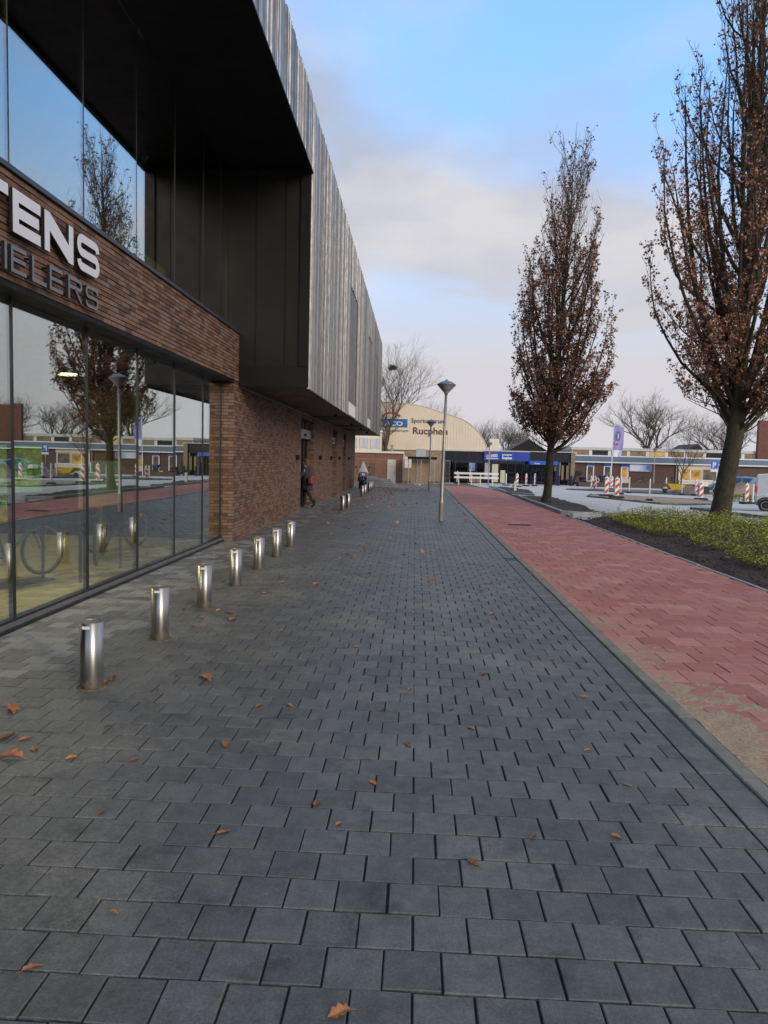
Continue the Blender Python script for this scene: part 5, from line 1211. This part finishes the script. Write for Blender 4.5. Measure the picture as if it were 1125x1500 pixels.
# flag
fl = thing('flag', 'lilac banner flag on a leaning white pole before the long building', 'flag', (at(894, 713, 70).x, 70, -0.5)); pb = at(894, 713, 70); ptp = at(899.5, 623, 70)
dx_, dz_ = ptp.x-pb.x, ptp.z+0.5
MB().tube([(0, 0, 0), (dx_, 0, dz_)], [0.05, 0.03], 8).build('pole', MT['white'], fl)
MB().tube([(dx_, 0, dz_), (dx_+0.95, 0, dz_-0.18)], 0.02, 6).build('arm', MT['galv'], fl)
def mk_flag():
    t = NT('lilac_flag'); o = t.n('ShaderNodeSeparateXYZ'); t.l(t.coord('Object'), o.inputs[0]); t.set(t.mix(t.math('LESS_THAN', o.outputs[2], dz_-2.35), (0.30, 0.27, 0.52), (0.68, 0.67, 0.70)), 0.7); return t.m
m = MB(); nx, nz = 7, 12; vs = []
for j in range(nz+1):
    for i in range(nx+1):
        v = j/nz; u = i/nx; w = 0.95-0.3*max(0, v-0.55)*1.6
        x = dx_*(1-(v*2.9)/dz_)+0.04+u*w; z = dz_-0.02-0.18*u-v*2.85+0.05*math.sin(5*u+3*v); y = 0.10*math.sin(7*u+4*v)*(0.3+v)
        vs += [(x, y-0.006, z), (x, y+0.006, z)]
def q(i, j, s): return (j*(nx+1)+i)*2+s
fs = [(q(i, j, 0), q(i+1, j, 0), q(i+1, j+1, 0), q(i, j+1, 0)) for j in range(nz) for i in range(nx)]+[(q(i, j, 1), q(i, j+1, 1), q(i+1, j+1, 1), q(i+1, j, 1)) for j in range(nz) for i in range(nx)]
m.add(vs, fs); cloth = m.build('cloth', mk_flag(), fl, smooth=True)
m = MB().tube([(dx_+0.45+0.16*math.cos(t), -0.13, dz_-1.0+0.42*math.sin(t)) for t in [2*math.pi*i/14 for i in range(15)]], 0.025, 4, False); m.build('emblem_ring', navy, cloth)
MB().cbox((dx_+0.40, -0.13, dz_-1.0), (0.07, 0.02, 0.45)).build('emblem_bar', MT['white'], cloth)
for k, (cc, dx2) in enumerate(((MT['yellow'], 0.0), (redl, 0.16))): MB().cbox((dx_+0.22+dx2, -0.13, dz_-1.65-0.12*k), (0.2, 0.02, 0.17), 0).build('emblem_dot', cc, cloth)
# parking sign
ps = thing('parking_sign', 'blue parking sign with white P and small plate on a pole', 'sign', (at(1046, 690, 66).x, 66, T(30, 66))); sx_ = 0
pz = at(1046, 681, 66).z-T(30, 66)
MB().tube([(0, 0, 0), (0, 0, pz+0.25)], 0.035, 8).build('pole', MT['galv'], ps)
pn = MB().box(-0.33, 0.33, -0.06, -0.04, pz-0.33, pz+0.33).build('panel', col('sign_blue', (0.02, 0.14, 0.55), 0.4), ps)
text_on('P', 0.62, MT['white'], ps, (-0.2, -0.065, pz-0.22), 0.02)
MB().box(-0.33, 0.33, -0.06, -0.04, pz-0.62, pz-0.40).build('plate', MT['white'], ps)

# ------------------------------------------------------------------ vehicles
MT['cargl'] = simple('tinted_car_glass', (0.035, 0.042, 0.05), 0.08, 0.0, var=0.05, spec=0.8)
def car(label, cat, name, loc, rz, paint, stn, wheels, wr, glassx, cabin, group=None, rails=False):
    t = thing(name, label, cat, loc, rz, group); m = MB(); n = 10
    def ring(s):
        x, zb, zs, zt, w, wt = s; zm = (zb+zs)/2
        h = [(w*0.90, zb), (w*0.985, zm-0.1), (w, zm+0.08), (w*0.975, zs), (wt, zt-0.03), (wt*0.86, zt)]
        return [(x, y, z) for y, z in h]+[(x, -y, z) for y, z in reversed(h)]
    R_ = [ring(s) for s in stn]; k = len(R_[0]); vs = [p for r in R_ for p in r]
    fs = [(i*k+j, (i+1)*k+j, (i+1)*k+(j+1) % k, i*k+(j+1) % k) for i in range(len(R_)-1) for j in range(k)]
    fs += [tuple(range(k)), tuple((len(R_)-1)*k+j for j in range(k-1, -1, -1))]; m.add(vs, fs)
    body = m.build('body', paint, t)
    md = body.modifiers.new('edge', 'BEVEL'); md.width = 0.03; md.segments = 2; md.limit_method = 'ANGLE'; md.angle_limit = 0.35
    def sta(x):
        for a, b in zip(stn[:-1], stn[1:]):
            if a[0] <= x <= b[0]:
                f = (x-a[0])/(b[0]-a[0]); return [a[i]+(b[i]-a[i])*f for i in range(6)]
    for (xa, xb, xc, xd) in glassx:                     # side glass: lower xa..xd, upper xb..xc
        for s in (-1, 1):
            g = MB(); v = []
            for xl, xu in ((xa, xb), (xd, xc)):
                l, u = sta(xl), sta(xu); wl = l[4]*0.975; lo, hi = 0.07, 0.84
                yl = wl+(sta(xl)[5]-wl)*lo; zl = l[2]+(l[3]-0.03-l[2])*lo
                wu = u[4]*0.975; yu = wu+(u[5]-wu)*hi; zu = u[2]+(u[3]-0.03-u[2])*hi
                v.append(((xl, s*(yl+0.012), zl), (xu, s*(yu+0.012), zu)))
            g.add([v[0][0], v[1][0], v[1][1], v[0][1]], [(0, 1, 2, 3) if s < 0 else (3, 2, 1, 0)]); g.build('side_window', MT['cargl'], t)
    for (xl, xu, e) in cabin:                           # windscreen and rear window
        l, u = sta(xl), sta(xu); f0, f1 = 0.12, 0.88
        def lp(f): return [l[i]+(u[i]-l[i])*f for i in range(6)]
        a, b = lp(f0), lp(f1); g = MB(); g.add([(a[0]+e, -a[5]*0.84, a[3]+0.018), (a[0]+e, a[5]*0.84, a[3]+0.018), (b[0]+e, b[5]*0.82, b[3]+0.018), (b[0]+e, -b[5]*0.82, b[3]+0.018)], [(0, 1, 2, 3)]); g.build('windscreen', MT['cargl'], t)
    for x in wheels:
        for s in (-1, 1):
            y = s*(sta(x)[4]-0.09)
            w = MB().lathe([(wr*0.62, -0.10), (wr*0.95, -0.10), (wr, -0.07), (wr, 0.07), (wr*0.95, 0.10), (wr*0.62, 0.10)], n=24).xform(Matrix.Translation((x, y, wr)) @ Matrix.Rotation(math.pi/2, 4, 'X')).build('wheel', MT['rubber'], t)
            rm_ = MB().lathe([(wr*0.60, -0.06), (wr*0.62, 0.105*1), (wr*0.2, 0.085), (wr*0.1, 0.10)], n=20).xform(Matrix.Translation((x, y, wr)) @ Matrix.Rotation(-s*math.pi/2, 4, 'X')).build('rim', MT['galv'], w)
            arc_ = [(x+(wr+0.05)*math.cos(a), s*(sta(x)[4]*1.0+0.004), wr+(wr+0.05)*math.sin(a)) for a in [math.pi*i/10 for i in range(11)]]
            MB().tube(arc_, 0.035, 5).build('wheel_arch', MT['rubber'], t)
    x0, x1 = stn[0], stn[-1]
    for s in (-1, 1):
        MB().cbox((stn[-2][0]+0.01, s*stn[-2][4]*0.82, (stn[-2][1]+stn[-2][2])/2+0.12), (0.14, 0.22, 0.13)).build('headlight', MT['white'], t)
        MB().cbox((stn[1][0]-0.03, s*stn[1][4]*0.93, stn[1][2]+0.02), (0.12, 0.12, 0.30)).build('tail_light', redl, t)
        MB().cbox((sta(cabin[0][0])[0]-0.25, s*(sta(cabin[0][0])[4]+0.09), sta(cabin[0][0])[2]+0.08), (0.1, 0.17, 0.12)).build('mirror', MT['frame'], t)
    MB().box(stn[0][0]+0.02, stn[0][0]+0.25, -stn[1][4]*0.92, stn[1][4]*0.92, stn[0][1]-0.02, stn[0][1]+0.16).build('bumper', MT['frame'], t)
    MB().box(stn[-1][0]-0.12, stn[-1][0]+0.03, -0.5, 0.5, stn[-1][1], stn[-1][1]+0.12).build('grille', MT['frame'], t)
    if rails:
        for s in (-1, 1): MB().box(-1.25, 0.25, *sorted((s*0.90, s*0.886)), 0.98, 1.02).build('door_rail', MT['frame'], t); MB().cbox((-0.1, s*0.90, 0.92), (0.22, 0.04, 0.05)).build('door_handle', MT['frame'], t)
    return t
HATCH = [(-2.0, .36, .74, .82, .72, .60), (-1.92, .28, .86, 1.0, .82, .70), (-1.62, .22, .92, 1.42, .86, .62), (-.6, .20, .92, 1.50, .87, .63), (.25, .20, .91, 1.45, .87, .62), (1.05, .20, .90, .96, .86, .74), (1.7, .22, .80, .86, .83, .68), (2.0, .26, .62, .70, .76, .60), (2.08, .32, .54, .60, .68, .52)]
VAN = [(-1.82, .40, 1.0, 1.62, .80, .68), (-1.76, .30, 1.04, 1.76, .87, .74), (-1.0, .24, 1.05, 1.83, .89, .76), (.35, .22, 1.04, 1.80, .89, .75), (1.1, .22, 1.02, 1.14, .87, .74), (1.8, .25, .88, .96, .83, .66), (2.08, .30, .62, .70, .74, .58), (2.14, .36, .55, .6, .68, .5)]
WP = simple('white_car_paint', (0.60, 0.60, 0.59), 0.25, var=0.03, spec=0.6); SP = simple('silver_car_paint', (0.36, 0.38, 0.40), 0.25, 0.4, var=0.03); BP = simple('blue_car_paint', (0.16, 0.27, 0.45), 0.25, 0.2, var=0.03)
HG = [(-1.45, -1.35, -0.58, -0.62), (-0.52, -0.50, 0.15, 0.75)]; HC = [(1.05, 0.25, 0.0), (-1.92, -1.62, 0.0)]
car('white panel van parked at the edge of the car park', 'van', 'van', (17.98, 34.5, -0.3), -0.50, WP, VAN, (-1.35, 1.4), 0.31, [(0.35, 0.32, 0.25, 0.82)], [(1.1, 0.35, 0.0)], None, True)
cg = 'parked passenger cars'
car('pale blue hatchback parked behind the oak trunk', 'car', 'parked_car', (27.2, 62.5, -0.5), 2.6, BP, HATCH, (-1.3, 1.35), 0.30, HG, HC, cg)
car('silver car parked behind the sand heap', 'car', 'parked_car', (29.2, 59.8, -0.5), -0.5, SP, HATCH, (-1.3, 1.35), 0.30, HG, HC, cg)
car('white car with roof carrier parked nearest the white van', 'car', 'parked_car', (31.6, 60.6, -0.5), 2.7, WP, HATCH, (-1.3, 1.35), 0.30, HG, HC, cg)
car('grey hatchback seen only mirrored in the shop window', 'car', 'parked_car', (30.2, 54.0, -0.4), 2.4, SP, HATCH, (-1.3, 1.35), 0.30, HG, HC, cg)
pg_ = 'bicycles parked at the long building'
bicycle('dark bicycle parked at the drainpipe of the long building', CBk, (27.1, 76.8, -0.5), 0.3, pg_); bicycle('grey bicycle leaning next to the drainpipe bicycle', CG, (26.2, 76.6, -0.5), 0.8, pg_); bicycle('black bicycle parked under the banner', CBk, (24.0, 76.5, -0.5), 0.1, pg_)
wbn = thing('waste_bin', 'dark wheeled bin with blue lid before the long building', 'bin', (at(883, 700, 76).x, 76, -0.5))
MB().extr([(-0.25, 0), (0.25, 0), (0.32, 1.0), (-0.32, 1.0)], 'y', -0.3, 0.3).build('body', MT['frame'], wbn); MB().bevbox(-0.34, 0.34, -0.34, 0.34, 1.0, 1.1, 0.03).build('lid', blu, wbn)
ar = thing('garden_statue', 'small white swan shaped figure before the long building', 'statue', (at(874, 700, 75).x, 75, -0.5))
MB().tube([(-0.28, 0, 0.2), (0, 0, 0.28), (0.2, 0, 0.3)], [0.12, 0.24, 0.1], 8).tube([(0.15, 0, 0.3), (0.26, 0, 0.6), (0.16, 0, 0.8), (0.05, 0, 0.74)], [0.08, 0.05, 0.05, 0.03], 6).build('figure', MT['offwhite'], ar, smooth=True)
MB().box(-0.3, 0.3, -0.2, 0.2, 0, 0.15).build('base', MT['kerbgrey'], ar)

# ------------------------------------------------------------------ scooters
def scooter(label, loc, rz, paint, cover):
    t = thing('scooter', label, 'scooter', loc, rz, 'parked scooters')
    for x in (-0.62, 0.62):
        w = MB().lathe([(0.12, -0.05), (0.21, -0.045), (0.225, 0), (0.21, 0.045), (0.12, 0.05)], n=20).xform(Matrix.Translation((x, 0, 0.225)) @ Matrix.Rotation(math.pi/2, 4, 'X')).build('wheel', MT['rubber'], t)
        MB().lathe([(0.12, -0.03), (0.12, 0.03)], n=14).xform(Matrix.Translation((x, 0, 0.225)) @ Matrix.Rotation(math.pi/2, 4, 'X')).build('rim', MT['galv'], w)
    MB().tube([(-0.75, 0, 0.55), (-0.5, 0, 0.55), (-0.15, 0, 0.5), (-0.05, 0, 0.3), (0.25, 0, 0.24), (0.38, 0, 0.4), (0.42, 0, 0.8)], [0.10, 0.17, 0.17, 0.14, 0.15, 0.18, 0.15], 10).build('body', paint, t, smooth=True)
    MB().tube([(-0.72, 0, 0.74), (-0.4, 0, 0.77), (0.0, 0, 0.74)], [0.10, 0.14, 0.10], 8).build('seat', MT['rubber'], t, smooth=True)
    MB().tube([(0.42, 0, 0.78), (0.36, 0, 0.98)], 0.04, 8).tube([(0.30, -0.34, 1.0), (0.36, 0, 0.98), (0.30, 0.34, 1.0)], 0.022, 6).build('handlebar', MT['frame'], t)
    MB().extr([(0.40, 0.25), (0.50, 0.3), (0.56, 0.7), (0.48, 0.98), (0.40, 0.98)], 'y', -0.20, 0.20).build('leg_shield', paint, t)
    MB().tube([(0.85, 0, 0.3), (0.75, 0, 0.44), (0.55, 0, 0.47)], [0.06, 0.1, 0.09], 8).build('mudguard', paint, t, smooth=True)
    MB().cbox((0.56, 0, 0.84), (0.06, 0.18, 0.13)).build('headlight', MT['white'], t)
    for s in (-1, 1):
        MB().tube([(0.34, s*0.28, 1.0), (0.32, s*0.36, 1.2)], 0.01, 5).cbox((0.32, s*0.38, 1.24), (0.03, 0.13, 0.09)).build('mirror', MT['frame'], t)
        MB().tube([(0.5, s*0.07, 0.62), (0.62, s*0.07, 0.225)], 0.02, 6).build('fork', MT['galv'], t)
    MB().tube([(-0.1, 0.08, 0.2), (-0.12, 0.2, 0.0)], 0.015, 5).build('stand', MT['galv'], t)
    if cover:
        v = []; N_ = 9; rows = [(0.98, 0.34, 0.50), (1.08, 0.30, 0.46), (1.2, 0.19, 0.42), (1.34, 0.15, 0.38), (1.48, 0.12, 0.33), (1.55, 0.06, 0.30)]
        for z, w, x in rows:
            for j in range(N_): a = math.pi*(j/(N_-1)); v.append((x-0.13*(1-math.sin(a))+0.02*math.sin(5*a+z*7), w*math.cos(a), z-0.08*abs(math.cos(a))**2*(z < 1.1)))
        v2 = [(x-0.012, y*0.97, z) for x, y, z in v]; k = len(v)
        f = [(i*N_+j, i*N_+j+1, (i+1)*N_+j+1, (i+1)*N_+j) for i in range(len(rows)-1) for j in range(N_-1)]
        m = MB(); m.add(v+v2, f+[tuple(reversed([q_+k for q_ in a])) for a in f]); m.build('windscreen_cover', simple('milky_plastic', (0.66, 0.66, 0.68), 0.4), t, smooth=True)
    return t
scooter('dark blue scooter with a tall milky white windscreen parked beyond the doors', (-2.98, 40.9, 0), -1.35, simple('dark_blue_scooter_paint', (0.02, 0.025, 0.06), 0.3), True)
scooter('black scooter parked at the corner of the long building', (at(848, 705, 74).x, 74, -0.5), 2.8, CBk, False)

# ------------------------------------------------------------------ person stepping through the shop door
def skin_mesh(name, verts, edges, radii, mat, parent, sub=2, root=0):
    me = bpy.data.meshes.new(name); me.from_pydata(verts, edges, []); me.update(); o = bpy.data.objects.new(name, me); COL.objects.link(o); o.parent = parent
    o.modifiers.new('skin', 'SKIN')
    if not me.skin_vertices: me.attributes; bm_ = __import__('bmesh').new(); bm_.from_mesh(me); bm_.verts.layers.skin.verify(); bm_.to_mesh(me); bm_.free()
    for i, r in enumerate(radii):
        s = me.skin_vertices[0].data[i]; s.radius = r if isinstance(r, tuple) else (r, r); s.use_root = (i == root)
    sb = o.modifiers.new('sub', 'SUBSURF'); sb.levels = sub; sb.render_levels = sub
    me.materials.append(mat); o.modifiers['skin'].use_smooth_shade = True
    return o
per = thing('person', 'person in dark coat with red brown shoulder bag stepping into the shop door', 'person', (-3.66, 24.75, 0.0), math.radians(165))
SK = simple('skin', (0.42, 0.26, 0.19), 0.5, var=0.05); COAT = simple('navy_coat_cloth', (0.030, 0.036, 0.052), 0.85, var=0.2, scale=9, bump=0.2); TIGHT = simple('black_tights', (0.010, 0.010, 0.011), 0.7)
HAIR = simple('brown_hair', (0.10, 0.055, 0.03), 0.6, var=0.4, scale=30); BAG = simple('red_brown_leather', (0.17, 0.038, 0.025), 0.5, var=0.2, scale=8); GREY = simple('grey_scarf', (0.16, 0.18, 0.22), 0.9)
# faces +x; leading leg forward (+x), trailing leg back
V = []; E_ = []; Rr = []
def jt(p, r, par=None):
    V.append(p); Rr.append(r)
    if par is not None: E_.append((par, len(V)-1))
    return len(V)-1
pel = jt((0, 0, 0.90), (0.15, 0.11)); sp1 = jt((0.02, 0, 1.10), (0.13, 0.10), pel); ch_ = jt((0.05, 0, 1.30), (0.16, 0.11), sp1); nk = jt((0.07, 0, 1.44), 0.055, ch_); hd0 = jt((0.09, 0, 1.52), 0.075, nk); hd1 = jt((0.095, 0, 1.60), (0.085, 0.095), hd0); hd2 = jt((0.085, 0, 1.66), 0.055, hd1)
jt((0.185, 0, 1.555), 0.014, hd0)
for s in (-1, 1):
    sh_ = jt((0.05, s*0.17, 1.36), 0.055, ch_); el = jt((0.0 if s < 0 else 0.12, s*0.24, 1.10), 0.042, sh_); wr_ = jt((0.12 if s < 0 else 0.33, s*0.22, 0.93 if s < 0 else 1.06), 0.028, el)
    d_ = Vector(V[wr_])-Vector(V[el]); d_.normalize(); pm_ = jt(tuple(Vector(V[wr_])+d_*0.06), (0.035, 0.02), wr_)
    for q_ in range(4):
        b0 = Vector(V[pm_])+d_*0.03+Vector((0, 0, 0.027-0.018*q_)); f1 = jt(tuple(b0), 0.009, pm_); f2 = jt(tuple(b0+d_*0.035+Vector((0, -s*0.008, 0))), 0.008, f1); jt(tuple(b0+d_*(0.06 if q_ in (1, 2) else 0.05)+Vector((0, -s*0.025, 0))), 0.007, f2)
    th = jt(tuple(Vector(V[wr_])+d_*0.04+Vector((0, -s*0.03, 0.025))), 0.010, wr_); jt(tuple(Vector(V[th])+d_*0.04), 0.008, th)
    hp = jt((0, s*0.09, 0.86), 0.085, pel)
    if s < 0: kn = jt((0.17, s*0.09, 0.50), 0.058, hp); an = jt((0.14, s*0.09, 0.09), 0.036, kn); jt((0.29, s*0.10, 0.035), 0.035, an)
    else: kn = jt((-0.08, s*0.09, 0.50), 0.058, hp); an = jt((-0.30, s*0.09, 0.13), 0.036, kn); jt((-0.20, s*0.10, 0.035), 0.035, an)
body = skin_mesh('body', V, E_, Rr, SK, per, 2, pel)
cv = [(0.0, 0, 0.60), (0.0, 0, 0.86), (0.02, 0, 1.08), (0.05, 0, 1.30), (0.065, 0, 1.40), (0.05, -0.185, 1.36), (0.0, -0.25, 1.10), (0.10, -0.225, 0.955), (0.05, 0.185, 1.36), (0.12, 0.25, 1.10), (0.30, 0.225, 1.055)]
skin_mesh('coat', cv, [(0, 1), (1, 2), (2, 3), (3, 4), (3, 5), (5, 6), (6, 7), (3, 8), (8, 9), (9, 10)], [(0.23, 0.19), (0.205, 0.165), (0.165, 0.14), (0.185, 0.145), (0.09, 0.085), 0.075, 0.064, 0.048, 0.075, 0.064, 0.048], COAT, per, 2, 1)
for s in (-1, 1):
    k_ = [(0, s*0.09, 0.80), (0.17 if s < 0 else -0.08, s*0.09, 0.50), (0.14 if s < 0 else -0.30, s*0.09, 0.10 if s < 0 else 0.14)]
    skin_mesh('tights', k_, [(0, 1), (1, 2)], [0.092, 0.064, 0.044], TIGHT, per, 2, 0)
    an_ = Vector(k_[2]); toe = Vector((0.30, s*0.10, 0.04)) if s < 0 else Vector((-0.18, s*0.10, 0.04))
    skin_mesh('boot', [tuple(an_+Vector((0, 0, 0.16))), tuple(an_+Vector((-0.01, 0, -0.02))), tuple(toe)], [(0, 1), (1, 2)], [0.056, 0.052, 0.042], MT['rubber'], per, 2, 1)
skin_mesh('hair', [(0.07, 0, 1.655), (0.04, 0, 1.58), (0.01, 0, 1.45), (0.0, 0, 1.34)], [(0, 1), (1, 2), (2, 3)], [(0.085, 0.085), (0.105, 0.10), (0.10, 0.075), (0.07, 0.045)], HAIR, per, 2, 1)
skin_mesh('scarf', [(0.13, -0.05, 1.42), (0.06, -0.09, 1.42), (0.0, 0, 1.42), (0.06, 0.09, 1.42), (0.13, 0.05, 1.42)], [(0, 1), (1, 2), (2, 3), (3, 4)], [0.04]*5, GREY, per, 1, 2)
bgp = thing('shoulder_bag', 'red brown leather bag on the shoulder of the person at the door', 'bag', (-3.47, 24.52, 0.82), math.radians(165-90))
MB().extr([(-0.20, 0), (0.20, 0), (0.23, 0.12), (0.17, 0.28), (-0.17, 0.28), (-0.23, 0.12)], 'y', -0.075, 0.075).build('pouch', BAG, bgp).modifiers.new('b', 'BEVEL').width = 0.03
MB().tube([(-0.16, 0, 0.26), (-0.10, 0, 0.42), (0.02, 0.02, 0.56), (0.10, 0, 0.42), (0.16, 0, 0.26)], 0.012, 6).build('strap', BAG, bgp)
